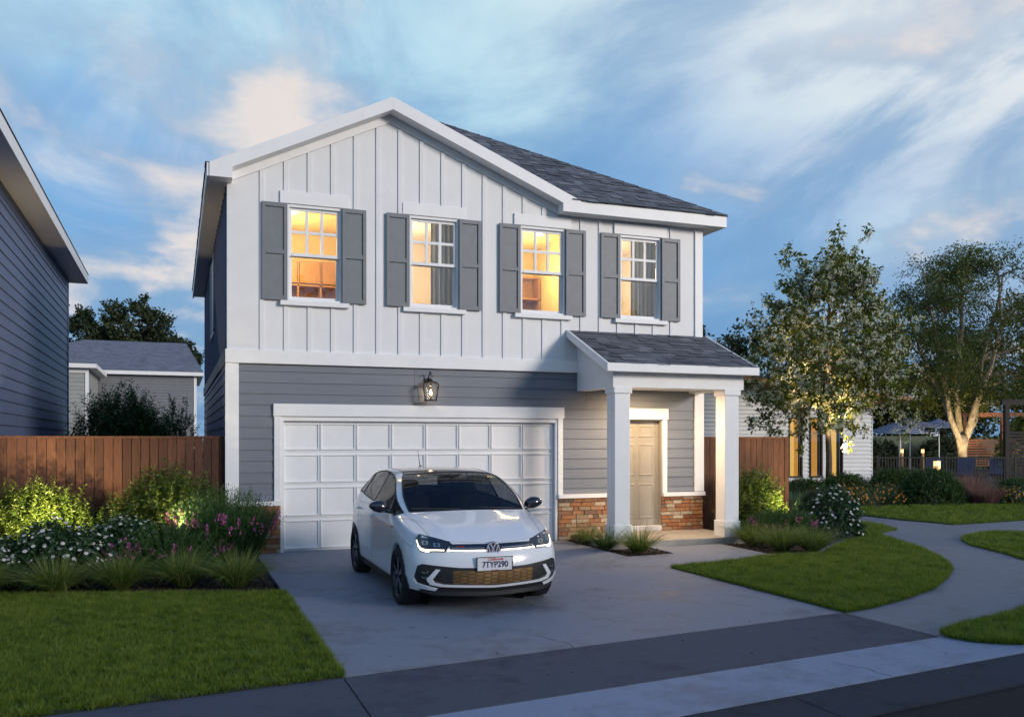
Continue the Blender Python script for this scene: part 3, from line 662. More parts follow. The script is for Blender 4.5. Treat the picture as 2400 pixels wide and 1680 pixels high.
def build_car():
    FY = [(0, 0), (.22, 0), (.44, 0), (.64, 0)]
    # belt rows 0..4; columns: front centre -> corner -> side -> rear corner -> rear centre
    zr = [.205, .33, .52, None, None]
    front = {4: [(1.925, 0, .718), (1.915, .22, .722), (1.875, .44, .738), (1.79, .64, .768)],
             3: [(1.985, 0, .635), (1.975, .22, .635), (1.935, .44, .638), (1.85, .65, .642)],
             2: [(2.030, 0, .52), (2.02, .22, .52), (1.98, .44, .52), (1.895, .66, .52)],
             1: [(2.030, 0, .33), (2.02, .22, .33), (1.98, .44, .33), (1.895, .66, .33)],
             0: [(1.975, 0, .20), (1.965, .22, .20), (1.925, .44, .205), (1.84, .64, .21)]}
    S4 = [(1.61, .772, .80), (1.40, .80, .862), (1.16, .815, .915), (.90, .822, .952), (.72, .828, .978), (.46, .832, 1.0), (.22, .832, 1.015), (-.20, .830, 1.04), (-.62, .825, 1.065), (-1.05, .805, 1.095), (-1.42, .775, 1.115), (-1.72, .725, 1.06), (-1.93, .62, .98)]
    S3 = [(1.68, .825, .655), (1.42, .858, .74), (1.18, .868, .80), (.90, .868, .835), (.72, .868, .842), (.46, .869, .85), (.22, .87, .856), (-.20, .872, .866), (-.62, .873, .88), (-1.05, .872, .895), (-1.42, .860, .90), (-1.74, .82, .87), (-1.97, .70, .82)]
    xs = [1.73, 1.44, 1.20, .90, .72, .46, .22, -.20, -.62, -1.05, -1.42, -1.76, -2.0]
    y2 = [.845, .872, .876, .866, .862, .860, .860, .862, .866, .874, .876, .85, .74]
    y1 = [.845, .872, .874, .868, .866, .866, .866, .866, .868, .872, .872, .85, .74]
    y0 = [.79, .835, .84, .84, .84, .84, .84, .84, .84, .84, .84, .80, .68]
    S = {4: S4, 3: S3, 2: [(x, y, .56) for x, y in zip(xs, y2)], 1: [(x, y, .34) for x, y in zip(xs, y1)], 0: [(x - (.05 if i == 0 else 0), y, .225) for i, (x, y) in enumerate(zip(xs, y0))]}
    rear = {4: [(-1.99, .50, .98), (-2.02, .38, .98), (-2.035, .2, .98), (-2.04, 0, .98)],
            3: [(-2.03, .52, .82), (-2.06, .38, .82), (-2.07, .2, .82), (-2.075, 0, .82)],
            2: [(-2.05, .56, .56), (-2.08, .4, .56), (-2.09, .2, .56), (-2.095, 0, .56)],
            1: [(-2.05, .56, .34), (-2.08, .4, .34), (-2.09, .2, .34), (-2.095, 0, .34)],
            0: [(-2.0, .5, .23), (-2.03, .38, .23), (-2.04, .2, .23), (-2.05, 0, .23)]}
    k1 = [None, (1.54, .665, .848), (1.27, .69, .908), (1.01, .735, .968), (.735, .770, 1.115), (.475, .705, 1.255), (.235, .645, 1.362), (-.20, .615, 1.412), (-.62, .610, 1.412), (-1.05, .612, 1.378), (-1.40, .625, 1.285), (-1.70, .65, 1.14), None]
    k2 = [None, (1.62, .47, .872), (1.36, .52, .944), (1.055, .690, .985), (.775, .705, 1.150), (.505, .640, 1.292), (.255, .582, 1.392), (-.2, .55, 1.437), (-.62, .545, 1.437), (-1.05, .54, 1.408), (-1.45, .54, 1.31), (-1.78, .53, 1.13), None]
    k3 = [None, (1.66, .24, .850), (1.40, .27, .922), (1.11, .36, .998), (.84, .36, 1.160), (.565, .33, 1.308), (.30, .30, 1.410), (-.2, .28, 1.452), (-.62, .28, 1.452), (-1.07, .28, 1.426), (-1.50, .28, 1.325), (-1.82, .27, 1.14), None]
    k4 = [None, (1.68, 0, .853), (1.42, 0, .926), (1.125, 0, 1.004), (.855, 0, 1.165), (.58, 0, 1.314), (.315, 0, 1.416), (-.2, 0, 1.457), (-.62, 0, 1.457), (-1.075, 0, 1.432), (-1.51, 0, 1.33), (-1.83, 0, 1.145), None]
    verts = []; idx = {}
    def V(p, s):
        q = (round(p[0], 4), round(p[1] * s, 4) + 0.0, round(p[2], 4))
        if q not in idx: idx[q] = len(verts); verts.append(q)
        return idx[q]
    faces = []; tags = []
    names = ['body', 'bonnet', 'front_bumper', 'door', 'rear_door', 'roof_panel', 'windscreen', 'side_window', 'rear_side_window', 'rear_window', 'tailgate', 'quarter_window']
    creases = []
    for s in (1, -1):
        cols = {b: front[b] + S[b] + rear[b] for b in range(5)}
        n = len(cols[0])
        def face(q, t):
            if s < 0: q = q[::-1]
            faces.append(tuple(q)); tags.append(names.index(t))
        for c in range(n - 1):
            for b in range(4):
                si = c - 4
                t = 'front_bumper' if c < 4 or (c == 4 and b < 3) else 'body'
                if 7 <= c <= 10 and b >= 0: t = 'door'
                if 11 <= c <= 12: t = 'rear_door'
                if c >= 16: t = 'tailgate' if b > 1 else 'body'
                face([V(cols[b][c], s), V(cols[b + 1][c], s), V(cols[b + 1][c + 1], s), V(cols[b][c + 1], s)][::-1], t)
            creases.append((V(cols[0][c], s), V(cols[0][c + 1], s), .7))
            creases.append((V(cols[4][c], s), V(cols[4][c + 1], s), .55 if c < 4 or 7 <= c < 13 else .35))
            creases.append((V(cols[3][c], s), V(cols[3][c + 1], s), .45 if c > 4 else .2))
        # top grid
        T = []
        for i in range(13):
            if i == 0: row = [S4[0]] + front[4][::-1]
            elif i == 12: row = [S4[12]] + rear[4]
            else: row = [S4[i], k1[i], k2[i], k3[i], k4[i]]
            T.append(row)
        for i in range(12):
            for k in range(4):
                if i < 3: t = 'bonnet' if k > 0 else 'body'
                elif i < 6: t = 'windscreen' if k >= 2 else ('side_window' if k == 0 else 'body')
                elif i < 7: t = 'side_window' if k == 0 else ('body' if k == 1 else 'roof_panel')
                elif i < 9: t = 'rear_side_window' if k == 0 else ('body' if k == 1 else 'roof_panel')
                elif i < 10: t = 'quarter_window' if k == 0 else ('body' if k == 1 else 'roof_panel')
                elif i < 11: t = 'rear_window' if k >= 2 else 'body'
                else: t = 'tailgate'
                face([V(T[i][k], s), V(T[i + 1][k], s), V(T[i + 1][k + 1], s), V(T[i][k + 1], s)][::-1], t)
        for i in range(3, 6): creases.append((V(T[i][2], s), V(T[i + 1][2], s), .6))
        for i in range(3, 10): creases.append((V(T[i][1], s), V(T[i + 1][1], s), .6))
        for k in range(2, 4): creases.append((V(T[3][k], s), V(T[3][k + 1], s), .8))
        for i in range(0, 3): creases.append((V(T[i][2], s), V(T[i + 1][2], s), .75))
    me = bpy.data.meshes.new('car_shell'); me.from_pydata(verts, [], faces)
    for n_ in names: me.materials.append(M['carwhite'])
    me.polygons.foreach_set('material_index', tags)
    bm = bmesh.new(); bm.from_mesh(me); bmesh.ops.recalc_face_normals(bm, faces=bm.faces)
    cl = bm.edges.layers.float.new('crease_edge') if bm.edges.layers.float.get('crease_edge') is None else bm.edges.layers.float['crease_edge']
    bm.verts.ensure_lookup_table()
    for a, b, v in creases:
        e = bm.edges.get((bm.verts[a], bm.verts[b]))
        if e: e[cl] = v
    bm.to_mesh(me); bm.free()
    tmp = bpy.data.objects.new('car_shell', me); COL.objects.link(tmp)
    md = tmp.modifiers.new('s', 'SUBSURF'); md.levels = 3; md.render_levels = 3
    dg = bpy.context.evaluated_depsgraph_get(); ev = bpy.data.meshes.new_from_object(tmp.evaluated_get(dg))
    bpy.data.objects.remove(tmp)
    bm = bmesh.new(); bm.from_mesh(ev)
    bvh = BVHTree.FromBMesh(bm)
    # wheel arches
    RA = .345
    for cx in (1.22, -1.33):
        kill = [f for f in bm.faces if abs(f.calc_center_median().y) > .60 and f.calc_center_median().z < .75 and (f.calc_center_median().x - cx) ** 2 + (f.calc_center_median().z - .325) ** 2 < RA ** 2]
        bmesh.ops.delete(bm, geom=kill, context='FACES')
        for v in bm.verts:
            if v.is_boundary and abs(v.co.y) > .55 and v.co.z > .24:
                d = Vector((v.co.x - cx, v.co.z - .325))
                if .24 < d.length < .42: d = d.normalized() * RA; v.co.x = cx + d.x; v.co.z = .325 + d.y
        ed = [e for e in bm.edges if e.is_boundary and all(abs(((v.co.x - cx) ** 2 + (v.co.z - .325) ** 2) ** .5 - RA) < .004 and abs(v.co.y) > .5 for v in e.verts)]
        r = bmesh.ops.extrude_edge_only(bm, edges=ed)
        for v in [g_ for g_ in r['geom'] if isinstance(g_, bmesh.types.BMVert)]:
            v.co.y -= math.copysign(.05, v.co.y)
    bm.normal_update()
    mats = {'roof_panel': M['carblack'], 'windscreen': M['carglass'], 'side_window': M['carglass'], 'rear_side_window': M['carglass2'], 'quarter_window': M['carglass2'], 'rear_window': M['carglass']}
    gap = MB(); seal = MB(); glassi = {names.index(n_) for n_ in ('windscreen', 'side_window', 'rear_side_window', 'rear_window', 'quarter_window')}
    for e in bm.edges:
        if len(e.link_faces) == 2:
            a, b = e.link_faces[0].material_index, e.link_faces[1].material_index
            if a != b:
                n_ = (e.link_faces[0].normal + e.link_faces[1].normal).normalized()
                p, q = e.verts[0].co, e.verts[1].co
                if a in glassi or b in glassi: seal.tube([p - n_ * .002, q - n_ * .002], .009, 5, False)
                elif names.index('roof_panel') in (a, b): gap.tube([p - n_ * .001, q - n_ * .001], .004, 4, False)
                elif names.index('tailgate') not in (a, b) or True: gap.tube([p - n_ * .0012, q - n_ * .0012], .0026, 4, False)
    vn = {v.index: v.normal.copy() for v in bm.verts}
    for ti, nm in enumerate(names):
        for side in ((1, -1) if nm in ('door', 'rear_door', 'side_window', 'rear_side_window', 'quarter_window') else (0,)):
            vm = {}; vv = []; ff = []
            for f in bm.faces:
                if f.material_index != ti: continue
                if side and f.calc_center_median().y * side < 0: continue
                q = []
                for v in f.verts:
                    if v.index not in vm: vm[v.index] = len(vv); vv.append(tuple(v.co))
                    q.append(vm[v.index])
                ff.append(q)
            if not ff: continue
            pname = {'rear_door': 'door', 'rear_side_window': 'side_window', 'quarter_window': 'side_window'}.get(nm, nm)
            o = meshobj(pname, vv, ff, mats.get(nm, M['carwhite']), car, True)
            try: o.data.normals_split_custom_set_from_vertices([tuple(vn[k]) for k in vm])
            except Exception: pass
    bm.free()
    stuff(gap.build('panel_gap', M['carplastic'], car)); seal.build('window_seal', M['carplastic'], car)
    return bvh
bvh = build_car()
from mathutils.geometry import delaunay_2d_cdt
def cast(y, z, x_ref=1.85, k=.42):
    d = Vector((-1, -k * y, 0)).normalized(); o = Vector((x_ref, y, z)) - d * 1.2
    hit, nrm, _, _ = bvh.ray_cast(o, d, 3.0)
    if hit is None: return Vector((x_ref - .2, y, z)), Vector((1, 0, 0))
    if nrm.x < 0: nrm = -nrm
    return hit, nrm
def cast_side(x, z, s):
    hit, nrm, _, _ = bvh.ray_cast(Vector((x, 2.0 * s, z)), Vector((0, -s, 0)), 3.0)
    if hit is None: return Vector((x, .85 * s, z)), Vector((0, s, 0))
    if nrm.y * s < 0: nrm = -nrm
    return hit, nrm
def decal(name, poly, m, h=.004, parent=None, step=.035, fn=cast, depth=.012, smooth=True):
    poly = [Vector(p) for p in poly]; n = len(poly)
    # densify outline
    out = []
    for i in range(n):
        a, b = poly[i], poly[(i + 1) % n]; k = max(1, int((b - a).length / step))
        out += [a + (b - a) * (j / k) for j in range(k)]
    xs = [p.x for p in out]; ys = [p.y for p in out]; pts = list(out)
    def inside(p):
        c = False; j = n - 1
        for i in range(n):
            if (poly[i].y > p.y) != (poly[j].y > p.y) and p.x < (poly[j].x - poly[i].x) * (p.y - poly[i].y) / (poly[j].y - poly[i].y) + poly[i].x: c = not c
            j = i
        return c
    y = min(ys) + step * .5
    while y < max(ys):
        x = min(xs) + step * .5
        while x < max(xs):
            p = Vector((x, y))
            if inside(p) and min((p - q).length for q in out) > step * .35: pts.append(p)
            x += step
        y += step
    no = len(out)
    r = delaunay_2d_cdt(pts, [(i, (i + 1) % no) for i in range(no)], [list(range(no))], 1, 1e-5)
    P = []; Q = []
    for p in r[0]:
        hit, nr = fn(p.x, p.y); P.append(hit + nr * h); Q.append(hit - nr * (depth - h))
    k = len(P); f = [tuple(t) for t in r[2]]
    cnt = {}
    for t in f:
        for a, b in zip(t, t[1:] + t[:1]): cnt[(a, b)] = 1
    sk = [(a, b, b + k, a + k) for (a, b) in cnt if (b, a) not in cnt]
    o = meshobj(name, P + Q, f + [q[::-1] for q in sk], m, parent, False); fix_normals(o)
    return o
def mirror(poly): return [(-a, b) for a, b in poly][::-1]
def band(pts, w):
    """2D polyline thickened to a polygon"""
    L, Rr = [], []
    for i, p in enumerate(pts):
        a = Vector(pts[max(0, i - 1)]); b = Vector(pts[min(len(pts) - 1, i + 1)]); d = (b - a).normalized(); n = Vector((-d.y, d.x)) * (w if not isinstance(w, list) else w[i]) / 2
        L.append(tuple(Vector(p) + n)); Rr.append(tuple(Vector(p) - n))
    return L + Rr[::-1]
HL = [(.835, .755), (.795, .803), (.62, .775), (.455, .738), (.425, .712), (.475, .665), (.50, .632), (.62, .636), (.69, .624), (.765, .635), (.81, .69)]
for s in (1, -1):
    P = HL if s > 0 else mirror(HL)
    h = decal('headlight', P, M['carblack'], .005, car, .03)
    d1 = band([(.818, .745), (.790, .690), (.755, .660), (.69, .649), (.60, .652), (.508, .650)], [.010, .012, .014, .014, .012, .012])
    d2 = band([(.803, .690), (.765, .648), (.70, .633), (.66, .636)], [.005, .007, .008, .005])
    decal('running_light', d1 if s > 0 else mirror(d1), M['drl'], .009, h, .03, depth=.006)
    decal('running_light', d2 if s > 0 else mirror(d2), M['drl'], .009, h, .03, depth=.006)
    for (y, z) in ((.715, .722), (.585, .703)):
        q = [(y - .038, z - .018), (y + .03, z - .022), (y + .042, z + .020), (y - .032, z + .018)]
        decal('reflector', q if s > 0 else mirror(q), M['lens'], .008, h, .03, depth=.004)
        q = [(y - .012, z - .012), (y + .012, z - .014), (y + .015, z + .011), (y - .009, z + .011)]
        decal('projector_lens', q if s > 0 else mirror(q), M['carblack'], .011, h, .03, depth=.004)
decal('upper_grille', [(-.455, .640), (0, .632), (.455, .640), (.44, .712), (0, .706), (-.44, .712)], M['carblack'], .004, car, .04)
for s in (1, -1):
    P = band([(.075, .641), (.28, .644), (.475, .650)], .012); decal('light_bar', P if s > 0 else mirror(P), M['drl'], .008, car, .03, depth=.006)
    P = [(.060, .643), (.090, .643), (.090, .650), (.060, .650)]; decal('red_accent', P if s > 0 else mirror(P), M['red'], .010, car, .02, depth=.005)
    P = band([(.09, .667), (.28, .670), (.43, .675)], .005); decal('chrome_strip', P if s > 0 else mirror(P), M['alloy'], .007, car, .03, depth=.005)
def text_mesh(s, size, depth=.002, shear=0.0, sx=1.0):
    cu = bpy.data.curves.new('t', 'FONT'); cu.body = s; cu.size = size; cu.extrude = depth; cu.align_x = 'CENTER'; cu.align_y = 'CENTER'; cu.shear = shear; cu.offset = 0.0
    o = bpy.data.objects.new('t', cu); COL.objects.link(o); dg = bpy.context.evaluated_depsgraph_get(); dg.update()
    me = bpy.data.meshes.new_from_object(o.evaluated_get(dg)); bpy.data.objects.remove(o); bpy.data.curves.remove(cu)
    v = [tuple((p.co.x * sx, p.co.y, p.co.z)) for p in me.vertices]; f = [tuple(p.vertices) for p in me.polygons]
    return v, f
def lettering(name, s, size, y, z, m, parent, shear=0, sx=1.0, x=None, bold=0.0, tilt=0.0):
    v, f = text_mesh(s, size, .0015, shear, sx)
    if x is None:
        h, n = cast(y, z); x = h.x + .006
        ang = math.atan2(n.y, n.x)
    else: ang = 0
    # text plane: reading direction is +y seen from the front (viewer looks towards -x)
    out = []
    for k in ((0, 0), (bold, 0), (0, bold), (bold, bold)) if bold else ((0, 0),):
        pass
    o = MB()
    for k in (((0, 0), (bold, 0), (0, bold), (bold, bold)) if bold else ((0, 0),)):
        vv = [(x + p[2], y + (p[0] + k[0]) * math.cos(ang), z + p[1] + k[1]) for p in v]
        vv = [(q[0] - (q[1] - y) * math.tan(ang) , q[1], q[2]) for q in vv]
        o.add(vv, f)
        x += .0002
    return o.build(name, m, parent)
lettering('badge_lettering', 'GTI', .042, -.355, .679, M['red'], car, 0, 1.25, None, .0015)
# round emblem: dark disc, chrome ring, V over W
def emblem(y, z, r):
    h, n = cast(y, z); x = h.x + .004
    em = MB().lathe([(0, 0), (r * 1.07, 0), (r * 1.07, .010), (r * 1.02, .015), (0, .015)], 40, (x, y, z), 'x').build('emblem', M['plateblue'], car)
    rg = MB().lathe([(r * .98, .010), (r * .98, .019), (r * .93, .022), (r * .88, .019), (r * .88, .010)], 40, (x, y, z), 'x').build('emblem_ring', M['badge'], em, True)
    st = MB()
    def bar(p, q, w=.0088):
        p = Vector(p) * r; q = Vector(q) * r; d = (q - p).normalized(); k = Vector((-d.y, d.x)) * w / 2
        st.prism([(y + a.x, z + a.y) for a in (p - k, q - k, q + k, p + k)], x + .012, x + .0185, 'x')
    bar((-.40, .78), (-.06, .10)); bar((.40, .78), (.06, .10)); bar((-.09, .13), (.09, .13), .009)
    bar((-.74, .42), (-.34, -.74)); bar((-.34, -.74), (-.02, -.06)); bar((.34, -.74), (.02, -.06)); bar((.74, .42), (.34, -.74)); bar((-.09, -.03), (.09, -.03), .009)
    st.build('emblem_letters', M['badge'], em)
emblem(-.01, .657, .073)
# number plate
pc, _ = cast(-.008, .51); px = pc.x + .014
pl_ = box('number_plate', px, px + .006, -.205, .187, .438, .578, M['plate'], car, .002)
fr = MB(); 
fr.box(px - .012, px + .009, -.209, -.201, .434, .582); fr.box(px - .012, px + .009, .183, .191, .434, .582); fr.box(px - .012, px + .009, -.201, .183, .434, .440); fr.box(px - .012, px + .009, -.201, .183, .576, .582)
fr.build('plate_frame', M['carblack'], pl_)
lettering('plate_lettering', '7TYP290', .088, -.008, .497, M['plateblue'], pl_, 0, .88, px + .007, .0035)
lettering('plate_lettering', 'California', .040, -.008, .556, M['platered'], pl_, .35, 1.12, px + .007, .0012)
lettering('plate_lettering', 'dmv.ca.gov', .014, -.008, .4465, M['platered'], pl_, 0, 1.5, px + .007, .0)
for y in (-.125, .11):
    for z in (.452, .567): MB().lathe([(0, .002), (.004, .002), (.004, 0)], 8, (px + .006, y, z), 'x').build('screw', M['carblack'], pl_)
# lower intake
INT = [(-.838, .375), (-.80, .490), (-.74, .512), (-.34, .474), (0, .464), (.34, .474), (.74, .512), (.80, .490), (.838, .375), (.80, .312), (.58, .262), (0, .235), (-.58, .262), (-.80, .312)]
itk = decal('lower_intake', INT, M['carplastic'], .004, car, .04)
decal('grille_mesh', [(-.545, .447), (0, .434), (.545, .447), (.605, .350), (.58, .328), (.50, .312), (0, .290), (-.50, .312), (-.58, .328), (-.605, .350)], M['bronze'], .006, itk, .035, depth=.004)
def hexes():
    b = MB(); W2, H2 = .098, .038
    for c in range(-7, 8):
        for r_ in range(-4, 5):
            y = c * W2 * .80; z = .370 + r_ * H2 + (H2 / 2 if c % 2 else 0)
            P = [(y - W2 * .5, z), (y - W2 * .3, z + H2 / 2), (y + W2 * .3, z + H2 / 2), (y + W2 * .5, z)]
            for a, q in zip(P[:-1], P[1:]):
                ok = True
                for (yy, zz) in (a, q):
                    lim = .60 - max(0, (zz - .35)) * .55
                    if abs(yy) > lim or zz > .447 - .02 * (1 - abs(yy) / .6) or zz < .290 + .055 * abs(yy) ** 1.6: ok = False
                if not ok: continue
                h1, n1 = cast(*a); h2, n2 = cast(*q); b.tube([h1 + n1 * .008, h2 + n2 * .008], .0034, 4, False)
    b.build('honeycomb_grille', M['carplastic'], itk)
hexes()
for s in (1, -1):
    P = [(.545, .447), (.605, .350), (.50, .312), (.42, .306), (.42, .444)]
    decal('grille_end_mesh', P if s > 0 else mirror(P), M['carplastic'], .0075, itk, .03, depth=.003)
BL = [(-.595, .462), (-.695, .355), (-.655, .303), (-.55, .283), (0, .260), (.55, .283), (.655, .303), (.695, .355), (.595, .462), (.548, .458), (.628, .354), (.605, .325), (.52, .305), (0, .280), (-.52, .305), (-.605, .325), (-.628, .354), (-.548, .458)]
decal('bumper_blade', BL, M['carwhite'], .016, car, .03)
decal('front_splitter', [(-.60, .262), (0, .240), (.60, .262), (.78, .240), (.60, .226), (0, .212), (-.60, .226), (-.78, .240)], M['carplastic'], .012, car, .035)
decal('front_splitter', [(-.76, .238), (0, .214), (.76, .238), (.80, .215), (.6, .185), (0, .172), (-.6, .185), (-.80, .215)], M['carplastic'], .020, car, .035, fn=lambda y, z: (lambda q: (Vector((q[0].x, q[0].y, z)), Vector((1, 0, 0))))(cast(y, max(z, .225))), depth=.05)
for s in (1, -1):
    P = [(.575, .262), (.80, .312), (.838, .35), (.845, .30), (.80, .262), (.60, .238)]
    decal('bumper_blade', P if s > 0 else mirror(P), M['carwhite'], .018, car, .03)
    for z in (.425, .372):
        pts = [cast(s * yy, z + zz)[0] + Vector((.010, 0, 0)) for yy, zz in ((.755, .012), (.735, -.006), (.70, -.008), (.685, .008))]
        MB().tube(pts, .005, 6).build('fog_lamp_trim', M['lens'], itk, True)
# wheels
def wheel(x, s, name_lbl=None):
    w = bpy.data.objects.new('wheel', None); link(w, car); w.location = (x, s * .765, .318); 
    if s < 0: w.rotation_euler = (0, 0, math.pi)
    ty = MB().lathe([(.225, -.10), (.262, -.112), (.295, -.108), (.314, -.092), (.318, -.06), (.318, .06), (.314, .092), (.295, .108), (.262, .112), (.225, .10)], 56, (0, 0, 0), 'y').build('tyre', M['rubber'], w, True)
    rb = MB()
    for yy in (-.045, -.015, .015, .045): rb.lathe([(.3185, yy - .004), (.3192, yy), (.3185, yy + .004)], 56, (0, 0, 0), 'y')
    rb.build('tread_groove', M['carblack'], w)
    MB().lathe([(.226, .10), (.232, .104), (.222, .098), (.212, .06), (.205, -.08), (.0, -.08)], 48, (0, 0, 0), 'y').build('rim', M['darkalloy'], w, True)
    MB().lathe([(0, -.02), (.135, -.02), (.135, -.035), (0, -.035)], 32, (0, 0, 0), 'y').build('brake_disc', M['alloy'], w)
    sp = MB(); de = MB()
    for k in range(5):
        a = 2 * math.pi * k / 5 + .2
        for da, b_ in ((-.20, 1), (.20, 1)):
            p0 = (.035, a + da * .5); p1 = (.13, a + da * .55); p2 = (.222, a + da * 1.15)
            P = [(r_ * math.cos(t_), r_ * math.sin(t_)) for r_, t_ in (p0, p1, p2)]
            for (m_, wd, y0, y1) in ((sp, .028, .045, .082), (de, .016, .078, .088)):
                L_ = band(P, [wd, wd * .9, wd * 1.1]); m_.prism([(q[0], q[1]) for q in L_], y0, y1, 'y')
    for o, m_, nm in ((sp, M['darkalloy'], 'spokes'), (de, M['alloy'], 'spoke_face')): oo = o.build(nm, m_, w); fix_normals(oo)
    MB().lathe([(0, .088), (.030, .088), (.036, .080), (.045, .045)], 20, (0, 0, 0), 'y').build('hub_cap', M['darkalloy'], w, True)
for x in (1.22, -1.33):
    for s in (1, -1):
        wheel(x, s)
        ar = MB()
        seg = 20; v = []; 
        for k in range(seg + 1):
            t = math.pi * (-.08 + 1.16 * k / seg)
            for yy in (.55, .845): v.append((x + .36 * math.cos(t), s * yy, .325 + .36 * math.sin(t)))
        f = [(2 * k, 2 * k + 1, 2 * k + 3, 2 * k + 2) for k in range(seg)]
        ar.add(v, f); n0 = len(ar.v)
        ar.add([(x, s * .56, .325)] + [(x + .36 * math.cos(math.pi * k / 10), s * .56, .325 + .36 * math.sin(math.pi * k / 10)) for k in range(21)], [(0, k, k + 1) for k in range(1, 21)])
        ar.build('wheel_well', M['carplastic'], car)
# underside, sills, cabin
MB().box(-1.95, 1.72, -.50, .50, .20, .26).box(-.95, .85, -.82, .82, .17, .26).build('underbody', M['carplastic'], car)
for s in (1, -1):
    decal('sill', [(-.98, .215), (.87, .215), (.87, .262), (-.98, .275)], M['carplastic'], .010, car, .06, fn=lambda x, z, s=s: cast_side(x, z, s))
    for (x, z) in ((-.10, .872), (-.98, .905)):
        p, n = cast_side(x, z, s); pts = [p + Vector((-.075, s * .006, 0)), p + Vector((-.06, s * .032, .002)), p + Vector((.06, s * .032, -.002)), p + Vector((.075, s * .006, 0))]
        MB().tube(pts, [.010, .013, .013, .010], 8).build('door_handle', M['carwhite'], car, True)
    q = [(.90, .825), (1.03, .818), (1.01, .838), (.91, .842)]
    decal('side_marker', q, M['orange'], .005, car, .03, fn=lambda x, z, s=s: cast_side(x, z, s), depth=.008)
    # B pillar
    P = [(-.245, 1.045), (-.185, 1.04), (-.175, 1.405), (-.225, 1.405)]
    decal('door_pillar', P, M['carblack'], .003, car, .05, fn=lambda x, z, s=s: cast_side(x, z, s), depth=.01)
    # rear lamp
    def rc(y, z, s=s):
        d = Vector((1, -.9 * s, 0)).normalized(); o_ = Vector((-1.9, y, z)) - d * 1.0; h_, n_, _, _ = bvh.ray_cast(o_, d, 3)
        return (h_, n_ if n_.x < 0 else -n_) if h_ else (Vector((-1.9, y, z)), Vector((-1, 0, 0)))
    P = [(.52, .90), (.80, .88), (.79, 1.02), (.55, 1.0)]
    decal('tail_light', P if s > 0 else mirror(P), M['taillight'], .006, car, .04, fn=rc)
    # door mirrors
    mv = bmesh.new(); bmesh.ops.create_icosphere(mv, subdivisions=3, radius=1)
    for v in mv.verts:
        x, y, z = v.co
        z2 = z * (.078 if z > 0 else .070) * (1 - .18 * max(0, y)); v.co = (x * (.075 if x > 0 else .045), y * .118, z2 + .012 * y)
    me = bpy.data.meshes.new('door_mirror'); mv.to_mesh(me); mv.free(); me.materials.append(M['carblack'])
    for p in me.polygons: p.use_smooth = True
    mo = link(bpy.data.objects.new('door_mirror', me), car); mo.location = (.70, s * .955, 1.035)
    if s < 0: mo.scale = (1, -1, 1)
    MB().tube([(.70, s * .90, .995), (.72, s * .85, .985), (.74, s * .80, .975)], [.028, .026, .03], 10).build('mirror_arm', M['carblack'], car, True)
    P = [(.60, 1.0), (.84, .985), (.72, 1.10), (.64, 1.14)]
# wipers, antenna, roof lamp
MB().tube([(-1.10, 0, 1.44), (-1.13, 0, 1.455), (-1.25, 0, 1.66)], [.016, .006, .0028], 8).build('antenna', M['carplastic'], car, True)
for s, a in ((1, .55), (-1, -.10)):
    MB().tube([(1.10, a, 1.012), (1.085, a - .28, 1.022), (1.05, a - .56, 1.030)], .007, 6).build('wiper', M['carplastic'], car)
cb = MB(); cb.box(.72, 1.02, -.66, .66, .62, .955); cb.box(-1.6, .8, -.76, .76, .26, .34); cb.box(.60, .75, .18, .60, .80, .96)
cb.build('dashboard', M['seat'], car)
MB().box(-1.75, -1.20, -.60, .60, .4, .97).build('parcel_shelf', M['seat'], car)
stw = MB(); stw.tube([(.50 + .03 * math.sin(t * math.pi / 12), .38 + .175 * math.cos(t * math.pi / 12), .945 + .175 * math.sin(t * math.pi / 12)) for t in range(25)], .014, 8, False); stw.tube([(.55, .38, .86), (.50, .38, .945)], .03, 8)
stw.build('steering_wheel', M['seat'], car, True)
def seat(x, y, wd=.25):
    b = MB(); b.box(x, x + .50, y - wd, y + wd, .34, .58)
    b.prism([(x + .06, .50), (x - .10, 1.10), (x - .19, 1.10), (x - .10, .50)], y - wd, y + wd, 'y')
    b.prism([(x - .13, 1.12), (x - .15, 1.30), (x - .23, 1.30), (x - .22, 1.12)], y - .13, y + .13, 'y')
    o = b.build('seat', M['seat'], car); fix_normals(o); bevel(o, .045, 3)
seat(-.05, .38); seat(-.05, -.38); seat(-.95, .38, .30); seat(-.95, -.38, .30)
mm = MB().box(.40, .43, -.13, .10, 1.235, 1.30).build('rear_view_mirror', M['carblack'], car); bevel(mm, .012, 2)
MB().box(.43, .50, -.04, .03, 1.29, 1.34).build('mirror_mount', M['carblack'], car)
# ================================================================== NEIGHBOURING HOUSES
def lap_yz(parent, x, y0, y1, z0, z1, m, s=1, th=.024):     # board on a wall facing +x (s=1) or -x
    a = x + s * th; b = x + s * .006
    return meshobj('siding_board', [(a, y0, z0), (a, y1, z0), (x, y1, z0), (x, y0, z0), (b, y0, z1), (b, y1, z1), (x, y1, z1), (x, y0, z1)],
                   [(0, 1, 2, 3), (7, 6, 5, 4), (4, 5, 1, 0), (5, 6, 2, 1), (6, 7, 3, 2), (7, 4, 0, 3)], m, parent)
def lap_xz(parent, y, x0, x1, z0, z1, m, th=.02):
    return meshobj('siding_board', [(x0, y - th, z0), (x1, y - th, z0), (x1, y, z0), (x0, y, z0), (x0, y - .004, z1), (x1, y - .004, z1), (x1, y, z1), (x0, y, z1)],
                   [(0, 3, 2, 1), (4, 5, 6, 7), (0, 1, 5, 4), (1, 2, 6, 5), (2, 3, 7, 6), (3, 0, 4, 7)], m, parent)
nb = root('neighbour_house', 'slate blue lap sided house wall rising at the left edge', 'house', (0, 0, 0))
XN = -3.42
